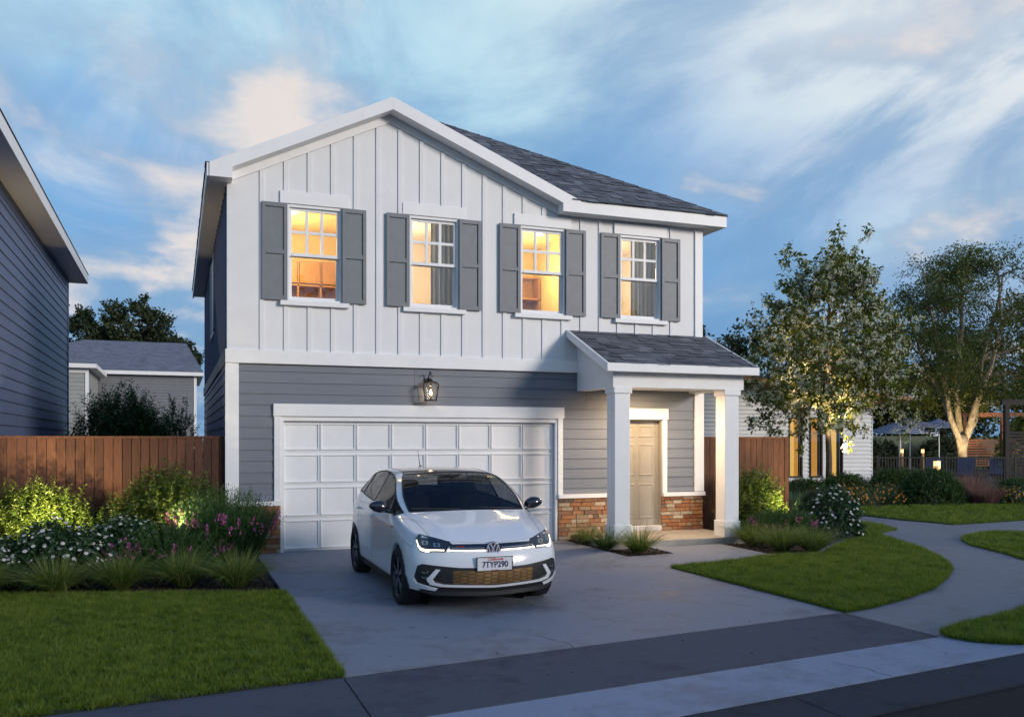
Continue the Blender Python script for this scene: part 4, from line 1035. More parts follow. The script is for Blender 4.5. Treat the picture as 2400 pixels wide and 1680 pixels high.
nw = MB().box(-11.5, XN, -2.0, 10.70, 0, 6.0).build('wall', M['blue_side'], nb)
z = 0.10
while z < 5.95: lap_yz(nw, XN, -2.0, 10.61, z, min(z + .197, 5.99), M['blue_side']); z += .200
box('corner_board', XN - .1, XN + .035, 10.61, 10.735, 0, 6.0, M['blue_side'], nb)
box('frieze_board', XN, XN + .028, -2.0, 10.61, 5.80, 5.997, M['blue_side'], nb)
box('fascia', -2.99, -2.955, -2.33, 11.05, 6.0, 6.225, M['trim'], nb)
box('fascia', -12, -2.99, 11.01, 11.05, 6.0, 6.225, M['trim'], nb)
MB().box(-12, -2.99, -2.33, 11.01, 6.0, 6.02).build('soffit', M['trim'], nb)
r_ = MB().add([(-2.94, -2.35, 6.24), (-2.94, 11.07, 6.24), (-7.4, 6.6, 8.9), (-7.4, 2.1, 8.9), (-12.0, 11.07, 6.24), (-12, -2.35, 6.24)], [(0, 1, 2, 3), (1, 4, 2), (4, 5, 3, 2), (5, 0, 3)]).build('roof', M['shingle'], nb)
def roof_mat():
    """courses of shingles too far away to tell apart"""
    m, nt, b = new_mat('distant_shingle_courses'); N = nt.nodes; L = nt.links
    tc = N.new('ShaderNodeTexCoord'); mp = N.new('ShaderNodeMapping'); L.new(tc.outputs['Object'], mp.inputs[0]); mp.inputs['Scale'].default_value = (1.0, 1.0, 7.0)
    n = N.new('ShaderNodeTexNoise'); L.new(mp.outputs[0], n.inputs[0]); n.inputs['Scale'].default_value = 1.6; n.inputs['Detail'].default_value = 6; n.inputs['Roughness'].default_value = .75
    cr = N.new('ShaderNodeValToRGB'); L.new(n.outputs[0], cr.inputs[0]); cr.color_ramp.elements[0].color = (.085, .095, .125, 1); cr.color_ramp.elements[1].color = (.20, .215, .26, 1); cr.color_ramp.elements[0].position = .35; cr.color_ramp.elements[1].position = .68
    L.new(cr.outputs[0], b.inputs['Base Color']); b.inputs['Roughness'].default_value = .9
    return m
M['farshingle'] = roof_mat()
def far_house(label, x0, x1, y0, y1, ze, zr, m, ridge, pitch=.192, right=True):
    h = root('distant_house', label, 'house', (0, 0, 0))
    w = MB().box(x0, x1, y0, y1, 0, ze).build('wall', m, h)
    z = 1.9
    while z < ze - .05: lap_xz(w, y0, x0 + .02, x1 - .02, z, min(z + pitch - .008, ze), m, .03); z += pitch
    for x in (x0, x1): box('corner_board', x - .10, x + .06, y0 - .06, y0 + .1, 0, ze, M['trim'], h, 0)
    box('frieze_board', x0 + .06, x1 - .10, y0 - .045, y0, ze - .22, ze, M['trim'] if right is None else m, h, 0)
    e = .45
    box('fascia', x0 - e, x1 + e, y0 - e, y0 - e + .04, ze, ze + .22, M['trim'], h, 0); box('fascia', x1 + e - .04, x1 + e, y0 - e + .04, y1 + e, ze, ze + .22, M['trim'], h, 0)
    MB().box(x0 - e, x1 + e - .04, y0 - e + .04, y1 + e, ze, ze + .02).build('soffit', M['trim'], h)
    a, b = ridge; ym = (y0 + y1) / 2
    MB().add([(x0 - e, y0 - e - .02, ze + .225), (x1 + e, y0 - e - .02, ze + .225), (x1 + e, y1 + e, ze + .225), (x0 - e, y1 + e, ze + .225), (a, ym, zr), (b, ym, zr)], [(0, 1, 5, 4), (1, 2, 5), (2, 3, 4, 5), (3, 0, 4)]).build('roof', M['farshingle'], h)
    return h
far_house('grey house with a wide slate hip roof seen between the two houses', -12.5, .35, 43.0, 53, 5.78, 8.3, M['dim_side'], (-6.3, -.15), .176)
far_house('pale house corner with white eave behind the neighbour wall', -14, -5.05, 35.5, 42, 5.55, 7.6, M['pale_side'], (-11, -8.2), .21, None)

# ================================================================== FENCES
def wood_fence(label, x0, x1, y, ht, m, pitch=.132, post_right=False, group=None):
    f = root('wooden_fence', label, 'fence', ((x0 + x1) / 2, y, 0)); ox = (x0 + x1) / 2
    n = int(round((x1 - x0) / pitch)); p = (x1 - x0) / n
    for k in range(n):
        a = x0 + k * p - ox; g1 = random.uniform(.003, .010); j = random.uniform(-.004, .004)
        o = box('board', a + g1 * .5, a + p - g1 * .5, -.012 + j, .010 + j, .04, ht - .035 + random.uniform(-.003, .003), m, f, .003)
    for z in (.30, 1.55): box('rail', x0 - ox, x1 - ox, .012, .05, z, z + .09, m, f, 0)
    box('top_rail', x0 - ox, x1 - ox, -.030, .045, ht - .038, ht, m, f, .003)
    box('post', x1 - ox - .005, x1 - ox + .09, -.035, .055, 0, ht, m, f, .004)
    return f
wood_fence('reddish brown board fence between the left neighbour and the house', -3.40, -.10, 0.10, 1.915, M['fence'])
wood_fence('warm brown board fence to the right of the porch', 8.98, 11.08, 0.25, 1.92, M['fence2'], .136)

# ================================================================== CLUBHOUSE ON THE RIGHT
YAW = -.26
cl = root('clubhouse', 'white lap sided building with three tall amber windows behind the flowering tree', 'building', (24.36, 12.06, 0), YAW)
WD = 7.2
def wall_top(x): return 3.42 + (-x) * .115       # wall rises to the left under a sloping roof
wb = MB().prism([(-WD, 0), (-4.78, 0), (-4.78, 2.70), (-4.78, 2.701), (-4.78, 3.9), (-WD, wall_top(-WD))], 0, .2)
cw_ = MB()
cw_.box(-WD, -4.12, .0, .22, 0, .30)
wins = [(-3.34, -2.78), (-2.54, -1.98), (-1.72, -1.16)]
cw_ = MB(); ed = [-WD] + [v for w in wins for v in w] + [0]
for a, b in zip(ed[0::2], ed[1::2]): cw_.prism([(a, .42), (b, .42), (b, 2.72), (a, 2.72)], 0, .2)
cw_.box(-WD, 0, 0, .2, 0, .42); cw_.prism([(-WD, 2.72), (0, 2.72), (0, wall_top(0)), (-WD, wall_top(-WD))], 0, .2)
cwo = cw_.build('wall', M['white'], cl); fix_normals(cwo)
M['clubside'] = mat('clubhouse_white_paint', (.86, .86, .86), .6, .03, 3)
z = .06
while z < 4.2:
    z1 = z + .150
    segs = [(-WD, 0.0)] if (z1 < .42 or z > 2.70) else list(zip(ed[0::2], ed[1::2]))
    for a, b in segs:
        if z1 > 3.42: b = min(b, -(z1 - 3.42) / .115)
        if b - a > .1: lap_xz(cwo, 0, a, b, z, z1 - .008, M['clubside'], .040)
    z += .155
box('corner_board', -.005, .03, -.03, .2, 0, 3.42, M['clubside'], cl, 0)
MB().box(-.2, 0, .2, 9, 0, 3.40).build('wall', M['clubside'], cl)
M['amber'] = emit('amber_interior', (1.0, .56, .13), .95)
M['amber2'] = emit('deep_amber_interior', (.95, .42, .07), .62)
for i, (a, b) in enumerate(wins):
    w = MB(); w.box(a, a + .05, -.03, .14, .42, 2.72); w.box(b - .05, b, -.03, .14, .42, 2.72); w.box(a + .05, b - .05, -.03, .14, 2.66, 2.72); w.box(a + .05, b - .05, -.03, .14, .42, .47)
    wo = w.build('window', M['black'], cl)
    box('pane', a + .05, b - .05, .05, .055, .47, 2.66, M['glass'], wo, 0)
    # inside: a dark reveal, a lit amber wall panel, a deeper lit panel
    fr = [((.05, .28, 'amber'), (.28, .44, 'amber2'), (.44, .51, 'black')), ((.05, .19, 'black'), (.19, .41, 'amber2'), (.41, .51, 'black')), ((.05, .36, 'amber'), (.36, .49, 'black'))][i]
    for q0, q1, mm_ in fr: box('inner_panel', a + q0, a + q1, .142 + (.03 if mm_ == 'black' else 0), .19, .44, 2.70, M[mm_], wo, 0)
M['soffitwood'] = mat('cedar_soffit', (.36, .16, .06), .5, .1, 6, stretch=(1, 8, 1))
rr = MB().prism([(-WD - 1, wall_top(-WD - 1) + .02), (1.25, wall_top(1.25) + .02), (1.25, wall_top(1.25) + .20), (-WD - 1, wall_top(-WD - 1) + .20)], -.95, 9).build('roof', M['soffitwood'], cl); fix_normals(rr)
rr2 = MB().prism([(-WD - 1.02, wall_top(-WD - 1) + .19), (1.27, wall_top(1.27) + .19), (1.27, wall_top(1.27) + .27), (-WD - 1.02, wall_top(-WD - 1) + .27)], -.98, 9).build('roof_covering', M['farshingle'], cl); fix_normals(rr2)

# ---- metal fence of the pool garden
mf = root('metal_fence', 'dark metal picket fence round the pool garden', 'fence', (28.69, 16.64, 0))
A = Vector((0, 0)); B = Vector((29.9 - 28.69, 8.2 - 16.64)); 
A = Vector((24.6 - 28.69, 12.0 - 16.64)); B = Vector((34.5 - 28.69, 8.2 - 16.64))
Lf = (B - A).length; df = (B - A) / Lf; ang = math.atan2(df.y, df.x)
def fbox(name, s0, s1, t, z0, z1, m=M['black']):
    n = Vector((-df.y, df.x)) * t; p = A + df * s0; q = A + df * s1
    v = [(*(p - n), z0), (*(q - n), z0), (*(q + n), z0), (*(p + n), z0), (*(p - n), z1), (*(q - n), z1), (*(q + n), z1), (*(p + n), z1)]
    return meshobj(name, v, [(0, 3, 2, 1), (4, 5, 6, 7), (0, 1, 5, 4), (1, 2, 6, 5), (2, 3, 7, 6), (3, 0, 4, 7)], m, mf)
fbox('rail', 0, Lf, .02, 1.15, 1.20); fbox('rail', 0, Lf, .02, .12, .17)
s = .06
while s < Lf: fbox('picket', s, s + .028, .012, .17, 1.15); s += .112
for k in range(5): s = k * Lf / 4; fbox('post', s - .03, s + .03, .03, 0, 1.25)
# ---- bollard lights
M['bollardglow'] = emit('bollard_glow', (1.0, .62, .27), 1.5)
M['bollardbody'] = mat('bronze_bollard', (.22, .14, .07), .4, .05, 5, metal=.3)
for k, (x, y, lb) in enumerate(((25.6, 10.1, 'lit garden bollard just behind the clipped hedge in front of the metal fence'), (33.0, 19.3, 'small lit bollard by the umbrella poles, left one of the far pair'), (33.95, 18.92, 'small lit bollard right of the far pair beyond the metal fence'))):
    bl = root('bollard_light', lb, 'bollard light', (x, y, 0), 0, 'garden bollards'); w = .085 if k == 0 else .05; ht = 1.10 if k == 0 else 1.42
    bo = MB().box(-w, w, -w, w, 0, ht - (.36 if k == 0 else .2)).build('body', M['bollardbody'], bl); MB().box(-w * .98, w * .98, -w * .98, w * .98, ht - (.36 if k == 0 else .2), ht - .03).build('lens', M['bollardglow'], bl); MB().box(-w, w, -w, w, ht - .03, ht).build('cap', M['bollardbody'], bl)
    lamp('bollard_lamp', 'POINT', (-.15, -.3, ht - .12), 5, WARM, .05, bl)
# ---- striped umbrellas
M['stripe'] = None
def stripes():
    m, nt, b = new_mat('striped_canvas'); N = nt.nodes; L = nt.links
    at = N.new('ShaderNodeAttribute'); at.attribute_name = 'rnd'
    mr = N.new('ShaderNodeMath'); mr.operation = 'MULTIPLY'; L.new(at.outputs['Fac'], mr.inputs[0]); mr.inputs[1].default_value = 7.0
    fr = N.new('ShaderNodeMath'); fr.operation = 'FRACT'; L.new(mr.outputs[0], fr.inputs[0]); gt = N.new('ShaderNodeMath'); gt.operation = 'GREATER_THAN'; L.new(fr.outputs[0], gt.inputs[0]); gt.inputs[1].default_value = .5
    mx = N.new('ShaderNodeMix'); mx.data_type = 'RGBA'; L.new(gt.outputs[0], mx.inputs[0]); mx.inputs[6].default_value = (.035, .05, .12, 1); mx.inputs[7].default_value = (.34, .36, .42, 1)
    L.new(mx.outputs[2], b.inputs['Base Color']); b.inputs['Roughness'].default_value = .85
    return m
M['stripe'] = stripes()
def umbrella(x, y, z, r, lb):
    u_ = root('striped_umbrella', lb, 'umbrella', (x, y, 0), random.random(), 'striped pool umbrellas')
    n = 16; rings = 14; v = []; val = []; f = []
    for i in range(rings + 1):
        t = i / rings
        for k in range(n):
            a = 2 * math.pi * k / n; rr_ = r * t * (1 if k % 2 == 0 else .965); v.append((rr_ * math.cos(a), rr_ * math.sin(a), z + .55 * (1 - t) ** .9 - (.05 if k % 2 else 0) * t)); val.append(t)
    for i in range(rings):
        for k in range(n): a = i * n + k; b_ = i * n + (k + 1) % n; f.append((a, b_, b_ + n, a + n))
    o = meshobj('canopy', v, f, M['stripe'], u_, True); at = o.data.attributes.new('rnd', 'FLOAT', 'POINT'); at.data.foreach_set('value', val)
    MB().tube([(0, 0, 0), (0, 0, z + .6)], .035, 8).build('pole', M['alloy'], u_)
for a in ((38.1, 23.9, 2.55, 1.75, 'striped umbrella in the middle of the pool garden'), (41.0, 24.6, 2.55, 1.7, 'rightmost striped umbrella left of the lit tree trunk'), (34.9, 21.4, 2.30, 1.5, 'striped umbrella partly hidden by the flowering tree'), (33.0, 19.4, 2.2, 1.3, 'leftmost striped umbrella by the corner of the white clubhouse')): umbrella(*a)
# ---- pergola screens
M['redwood'] = mat('lit_redwood', (.30, .105, .04), .6, .15, 5, stretch=(.6, 6, 6))
M['darkwood'] = mat('dark_stained_wood', (.016, .010, .008), .7, .15, 5)
def screen(label, x, y, rz, w, h0, h1, m, posts, top, slat=.085):
    s_ = root('pergola', label, 'pergola', (x, y, 0), rz)
    for px_ in posts: box('post', px_ - .09, px_ + .09, -.09, .09, 0, top, m, s_, 0)
    if top > h1 + .3: box('beam', -.1, w + .1, -.08, .08, top, top + .22, m, s_, 0)
    z = h0
    while z < h1: box('slat', 0, w, -.02, .02, z, z + slat, m, s_, 0); z += slat + .045
    return s_
screen('lit redwood slatted screen with posts behind the pale tree trunk', 37.3, 19.6, -.36, 5.2, .5, 1.85, M['redwood'], (.1, 2.1, 4.1), 3.05)
screen('dark stained pergola frame with slatted screen at the right edge', 31.2, 12.0, -.30, 3.2, .3, 2.15, M['darkwood'], (.12, 1.45, 3.0), 3.3)
# ---- sunloungers and shrubbery glimpsed through the pickets
M['lounge'] = mat('blue_cushion', (.07, .09, .17), .8, .05, 5)
for k in range(4):
    x, y = 28.9 + k * 1.5, 13.6 - k * .35
    lg = root('sun_lounger', ('leftmost blue lounger behind the metal fence next to the clubhouse corner', 'second blue lounger behind the metal fence from the clubhouse', 'third blue lounger behind the metal fence', 'blue lounger behind the metal fence nearest the bollard')[k], 'sun lounger', (x, y, 0), -.9, 'blue loungers by the pool')
    MB().box(-.32, .32, 0, 1.3, .32, .42).build('seat_cushion', M['lounge'], lg)
    MB().prism([(1.3, .36), (1.85, .98), (1.80, 1.05), (1.22, .42)], -.32, .32, 'x').build('backrest', M['lounge'], lg)
    for a_ in (-.3, .3):
        for b_ in (.1, 1.3): MB().box(a_ - .02, a_ + .02, b_ - .02, b_ + .02, 0, .32).build('leg', M['trim'], lg)
# garden wall far behind
o = MB().box(24, 80, 33, 33.3, 0, 2.1).build('garden_wall', mat('green_grey_render', (.12, .15, .10), .9, .1, 2)); o.rotation_euler = (0, 0, -.12); tag(o, 'green grey garden wall behind the pool umbrellas', 'wall')
# ================================================================== VEGETATION
def np_mesh(name, V, F, m, parent=None, rnd=None, smooth=False):
    """V (n,3) array, F (k,3 or 4) int array"""
    me = bpy.data.meshes.new(name); V = np.asarray(V, np.float32); F = np.asarray(F, np.int32); k = F.shape[1]
    me.vertices.add(len(V)); me.vertices.foreach_set('co', V.ravel())
    me.loops.add(F.size); me.loops.foreach_set('vertex_index', F.ravel())
    me.polygons.add(len(F)); me.polygons.foreach_set('loop_start', np.arange(0, F.size, k, dtype=np.int32)); me.polygons.foreach_set('loop_total', np.full(len(F), k, np.int32))
    if smooth: me.polygons.foreach_set('use_smooth', np.ones(len(F), bool))
    me.update(calc_edges=True)
    if rnd is not None: at = me.attributes.new('rnd', 'FLOAT', 'POINT'); at.data.foreach_set('value', np.asarray(rnd, np.float32))
    me.materials.append(m)
    return link(bpy.data.objects.new(name, me), parent)
def unit(a): return a / np.maximum(np.linalg.norm(a, axis=-1, keepdims=True), 1e-9)
def leaves(P, D, L, Wd, rng, fold=.25, curl=.25, tone=None):
    """one folded pointed leaf (4 tris) per row: base P, direction D, length L, width Wd"""
    n = len(P); D = unit(D); r = unit(np.cross(D, rng.normal(size=(n, 3)))); up = np.cross(r, D)
    up = np.where(up[:, 2:3] < 0, -up, up); r = np.cross(D, up)
    L = np.broadcast_to(L, n)[:, None]; Wd = np.broadcast_to(Wd, n)[:, None]
    mid = P + D * L * .5 + up * L * .06
    tip = P + D * L - up * L * curl
    a = mid + r * Wd * .5 + up * Wd * fold; b = mid - r * Wd * .5 + up * Wd * fold
    V = np.stack([P, a, tip, b, mid], 1).reshape(-1, 3); i = np.arange(n)[:, None] * 5
    F = np.concatenate([i + [0, 1, 4], i + [1, 2, 4], i + [2, 3, 4], i + [3, 0, 4]], 1).reshape(-1, 3)
    t = rng.random(n) if tone is None else tone
    return V, F, np.repeat(t, 5)
def quads(P, D, L, Wd, rng, tone=None):
    """simple 2-tri diamond leaf for far foliage"""
    n = len(P); D = unit(D); r = unit(np.cross(D, rng.normal(size=(n, 3)))) * np.broadcast_to(Wd, n)[:, None] * .5; L = np.broadcast_to(L, n)[:, None]
    V = np.stack([P, P + D * L * .5 + r, P + D * L, P + D * L * .5 - r], 1).reshape(-1, 3); i = np.arange(n)[:, None] * 4
    return V, (i + [0, 1, 2, 3]), np.repeat(rng.random(n) if tone is None else tone, 4)
def blades(P, D, L, Wd, rng, seg=4, droop=.5, tone=None):
    """arching grass blades as tapering ribbons of seg quads"""
    n = len(P); D = unit(D); L = np.broadcast_to(L, n)[:, None]; Wd = np.broadcast_to(Wd, n)[:, None]
    side = unit(np.cross(D, np.array([0, 0, 1.]) + rng.normal(size=(n, 3)) * .3)); V = []
    p = P.copy(); d = D.copy(); dr = (np.abs(rng.normal(size=(n, 1))) * .5 + .5) * droop
    out = []
    for k in range(seg + 1):
        t = k / seg; w = Wd * (1 - t) ** .7 * .5 + Wd * .03
        out += [p - side * w, p + side * w]
        p = p + d * L / seg; d = unit(d - np.array([0, 0, 1.]) * dr * (1.0 / seg) * (1 + 1.6 * t))
    V = np.stack(out, 1).reshape(-1, 3); m = 2 * (seg + 1); i = np.arange(n)[:, None] * m
    F = np.concatenate([i + [2 * k, 2 * k + 1, 2 * k + 3, 2 * k + 2] for k in range(seg)], 1).reshape(-1, 4)
    return V, F, np.repeat(rng.random(n) if tone is None else tone, m)
def merge(parts):
    V = []; F = []; T = []; n = 0
    for v, f, t in parts: V.append(v); F.append(f + n); T.append(t); n += len(v)
    return np.concatenate(V), np.concatenate(F), np.concatenate(T)
def leafmat(name, cols, rough=.5, trans=.25, spec=.4): return ramp_mat(name, cols, rough, 0, 40, 'attr', 0, 30, (1, 1, 1), trans, spec)
G = {}
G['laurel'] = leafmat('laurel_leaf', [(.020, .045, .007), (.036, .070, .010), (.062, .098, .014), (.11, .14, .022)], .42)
G['dark'] = leafmat('dark_leaf', [(.014, .042, .016), (.024, .064, .024), (.036, .082, .032)], .42, .15)
G['needle'] = leafmat('needle_stem', [(.020, .060, .012), (.034, .090, .020), (.055, .11, .028)], .55, .15)
G['grassclump'] = leafmat('clump_grass', [(.040, .085, .014), (.085, .145, .024), (.14, .20, .040), (.26, .25, .09)], .5, .2)
G['lawn'] = leafmat('lawn_blade', [(.046, .086, .008), (.094, .155, .013), (.155, .215, .022), (.24, .26, .045)], .55, .25)
G['hedge'] = leafmat('hedge_leaf', [(.018, .048, .010), (.032, .075, .014), (.055, .105, .020)], .45, .2)
G['oleander'] = leafmat('oleander_leaf', [(.040, .10, .032), (.070, .15, .045), (.10, .19, .055)], .4, .12)
G['tree'] = leafmat('tree_leaf', [(.055, .075, .010), (.10, .115, .014), (.16, .155, .018)], .5, .3)
G['tree2'] = leafmat('fine_tree_leaf', [(.045, .062, .012), (.080, .102, .018), (.13, .145, .026)], .55, .25)
G['fartree'] = leafmat('far_tree_leaf', [(.020, .032, .012), (.034, .050, .018), (.050, .070, .024)], .7, .15)
G['petal'] = leafmat('white_petal', [(.62, .62, .64), (.75, .74, .74)], .6, .3)
G['yellow'] = mat('yellow_flower_centre', (.55, .36, .05), .7)
G['purple'] = leafmat('magenta_petal', [(.42, .06, .34), (.55, .10, .42), (.60, .14, .30)], .6, .3)
G['orange'] = leafmat('orange_petal', [(.60, .20, .02), (.68, .30, .03)], .6, .3)
G['pink'] = leafmat('pink_grass', [(.20, .095, .105), (.27, .13, .14), (.15, .08, .08)], .7, .3)
G['brown'] = leafmat('russet_grass', [(.10, .060, .035), (.15, .085, .05), (.08, .05, .03)], .7, .3)
G['silver'] = leafmat('silver_grass', [(.10, .15, .12), (.16, .21, .17), (.20, .25, .20)], .6, .3)
G['blossom'] = leafmat('white_blossom', [(.66, .64, .64), (.78, .76, .77), (.60, .55, .54)], .7, .35)
G['bark'] = mat('grey_bark', (.13, .10, .075), .9, .25, 8, .8, 30, stretch=(3, 3, .6))
G['palebark'] = mat('pale_bark', (.30, .25, .19), .9, .35, 5, .8, 25, stretch=(2, 2, .8), col2=(.10, .08, .06))
G['lavender'] = leafmat('lavender_petal', [(.35, .32, .50), (.50, .48, .62)], .6, .3)

def shell_points(n, rng, rad, bottom=0.15, fill=.55):
    """points in the outer part of a dome"""
    d = unit(rng.normal(size=(n, 3))); d[:, 2] = np.abs(d[:, 2]) * 1.0 - bottom * rng.random(n)
    r = fill + (1 - fill) * rng.random(n) ** .6
    return d * r[:, None] * np.array(rad), unit(d * np.array([1, 1, 1.2]))
def shrub(name, label, cat, loc, rad, n_sprig, m, leaf=(.06, .022), per=12, sprig=.22, seed=1, lump=.16, upright=.7, group=None, flower=None, nfl=0, fsize=.03, hz=1.0, stems=True):
    rng = np.random.default_rng(seed); r = root(name, label, cat, loc, 0, group); rx, ry, rz = rad
    P, D = shell_points(n_sprig, rng, (1, 1, 1))
    # lumpy outline: a few directional bulges
    bd = unit(rng.normal(size=(9, 3)) + [0, 0, .4]); amp = rng.uniform(-1, 1, 9) * lump
    bulge = 1 + (np.clip(unit(P) @ bd.T, 0, 1) ** 3 @ amp)
    P = P * bulge[:, None] * np.array([rx, ry, rz]); P[:, 2] = np.maximum(P[:, 2] + .10 * rz, .03)
    S = unit(D * (1 - upright) + np.array([0, 0, upright]) + rng.normal(size=D.shape) * .22)
    t = np.linspace(0.05, 1, per); ph = rng.random(n_sprig)[:, None] * 6.28 + np.arange(per) * 2.4
    side = unit(np.cross(S, rng.normal(size=S.shape))); up = np.cross(S, side)
    pos = P[:, None, :] + S[:, None, :] * (t[None, :, None] * sprig * rng.uniform(.6, 1.3, (n_sprig, 1, 1)))
    dr = S[:, None, :] * (.35 + .75 * t[None, :, None]) + side[:, None, :] * np.cos(ph)[..., None] + up[:, None, :] * np.sin(ph)[..., None]
    n = n_sprig * per; L = leaf[0] * rng.uniform(.65, 1.25, n) * np.tile(1.0 - .35 * t, n_sprig)
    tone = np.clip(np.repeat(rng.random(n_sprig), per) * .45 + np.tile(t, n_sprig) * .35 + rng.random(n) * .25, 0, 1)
    V, F, T = leaves(pos.reshape(-1, 3), dr.reshape(-1, 3), L, L * leaf[1] / leaf[0], rng, tone=tone)
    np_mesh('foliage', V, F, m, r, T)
    if stems:
        sb = MB()
        for k in range(14):
            q = P[rng.integers(len(P))]; sb.tube([(q[0] * .12, q[1] * .12, 0), (q[0] * .5, q[1] * .5, q[2] * .55), tuple(q)], [.012, .008, .003], 5, False)
        sb.build('stem', G['bark'], r)
    if flower: flowers(r, P, D, nfl, fsize, flower, rng, rad, out=sprig * .85 + .02)
    return r
def flowers(r, P, D, nfl, fsize, m, rng, rad, petals=6, out=.05, centre=True):
    """flat rosettes of petals with a centre, on the outside of the shrub, facing outward"""
    vis = P[np.argsort(-(np.linalg.norm(P / np.array(rad), axis=1) + rng.random(len(P)) * .3 + unit(P / np.array(rad)) @ np.array([-.1, -.75, .45])))][:max(nfl * 3, 10)]
    pick = vis[rng.choice(len(vis), min(nfl, len(vis)), replace=False)]; n = len(pick)
    N_ = unit(pick / np.array(rad) + np.array([-.1, -.5, .75]) + rng.normal(size=pick.shape) * .3); C = pick + N_ * out + np.array([0, 0, .03])
    a = unit(np.cross(N_, rng.normal(size=N_.shape))); b = np.cross(N_, a); Ps = []; Ds = []
    sz = fsize * rng.uniform(.7, 1.25, n)
    for k in range(petals):
        t = 2 * math.pi * k / petals; d = a * math.cos(t) + b * math.sin(t) - N_ * .12
        Ps.append(C); Ds.append(d)
    Ps = np.concatenate(Ps); Ds = np.concatenate(Ds); V, F, T = quads(Ps, Ds, np.tile(sz, petals) * .5, np.tile(sz, petals) * .36, rng)
    # orient petals in the flower plane: rebuild side vector
    side = unit(np.cross(Ds, np.tile(N_, (petals, 1)))) * (np.tile(sz, petals) * .20)[:, None]; mid = Ps + unit(Ds) * (np.tile(sz, petals) * .30)[:, None]
    V = np.stack([Ps, mid + side, Ps + unit(Ds) * (np.tile(sz, petals) * .5)[:, None], mid - side], 1).reshape(-1, 3)
    stuff(np_mesh('blossom', V, F, m, r, T))
    if centre:
        V = []; F = []
        w = (sz * .11)[:, None]; V = np.stack([C + N_ * .004 + a * w, C + N_ * .004 + b * w, C + N_ * .004 - a * w, C + N_ * .004 - b * w, C + N_ * .012], 1).reshape(-1, 3)
        i = np.arange(n)[:, None] * 5; F = np.concatenate([i + [0, 1, 4], i + [1, 2, 4], i + [2, 3, 4], i + [3, 0, 4]], 1).reshape(-1, 3)
        stuff(np_mesh('blossom_centre', V, F, G['yellow'], r))
def grass_clump(name, label, loc, rad, ht, n, m, seed, wd=.007, droop=.75, group=None, cat='ornamental grass', spread=1.0, seg=5, base=.10):
    rng = np.random.default_rng(seed); r = root(name, label, cat, loc, 0, group)
    a = rng.random(n) * 6.283; tilt = rng.random(n) ** .75 * spread
    b = rng.random(n) ** .5 * base; P = np.stack([np.cos(a) * b, np.sin(a) * b, np.zeros(n)], 1)
    a2 = a + rng.normal(size=n) * .35; D = np.stack([np.cos(a2) * tilt, np.sin(a2) * tilt, np.ones(n) * .9], 1)
    L = np.sqrt(rad ** 2 * (tilt / max(spread, .01)) ** 2 + ht ** 2) * rng.uniform(.6, 1.15, n)
    V, F, T = blades(P, D, L, wd * rng.uniform(.6, 1.2, n), rng, seg, droop)
    V[:, 2] = np.maximum(V[:, 2], .004 + rng.random(len(V)) * .01)
    np_mesh('blades', V, F, m, r, T); return r
def needle_bush(label, loc, rad, n, seed, nfl, group=None):
    """upright plumes of fine needles with magenta flower spikes"""
    rng = np.random.default_rng(seed); r = root('purple_flower_bush', label, 'bush', loc, 0, group); rx, ry, h = rad
    a = rng.random(n) * 6.283; q = rng.random(n) ** .5; P = np.stack([np.cos(a) * q * rx * .6, np.sin(a) * q * ry * .6, np.zeros(n)], 1)
    D = unit(np.stack([np.cos(a) * q * rx * .65, np.sin(a) * q * ry * .65, np.full(n, h)], 1) + rng.normal(size=(n, 3)) * .05); L = h * (1.08 - .35 * q ** 2) * rng.uniform(.75, 1.08, n)
    per = 34; t = np.linspace(.18, 1, per); bend = D[:, None, :] * np.array([1, 1, 0]) * (t[None, :, None] ** 2) * .22 * h
    pos = P[:, None, :] + D[:, None, :] * (t[None, :] * L[:, None])[..., None] + bend
    dr = D[:, None, :] * 1.0 + rng.normal(size=(n, per, 3)) * .42
    V, F, T = quads(pos.reshape(-1, 3), dr.reshape(-1, 3), .046, .010, rng, np.clip(np.repeat(rng.random(n), per) * .6 + rng.random(n * per) * .4, 0, 1))
    np_mesh('foliage', V, F, G['needle'], r, T)
    idx = np.argsort(-(q + rng.random(n) * .8))[:nfl]; k = 12
    tt = rng.uniform(.86, 1.06, (nfl, k)); c = P[idx][:, None, :] + D[idx][:, None, :] * (tt * L[idx][:, None])[..., None] + (D[idx] * np.array([1, 1, 0]) * .24 * h)[:, None, :] + rng.normal(size=(nfl, k, 3)) * .012
    V, F, T = quads(c.reshape(-1, 3), rng.normal(size=(nfl * k, 3)), .030, .024, rng); np_mesh('blossom', V, F, G['purple'], r, T)
    return r
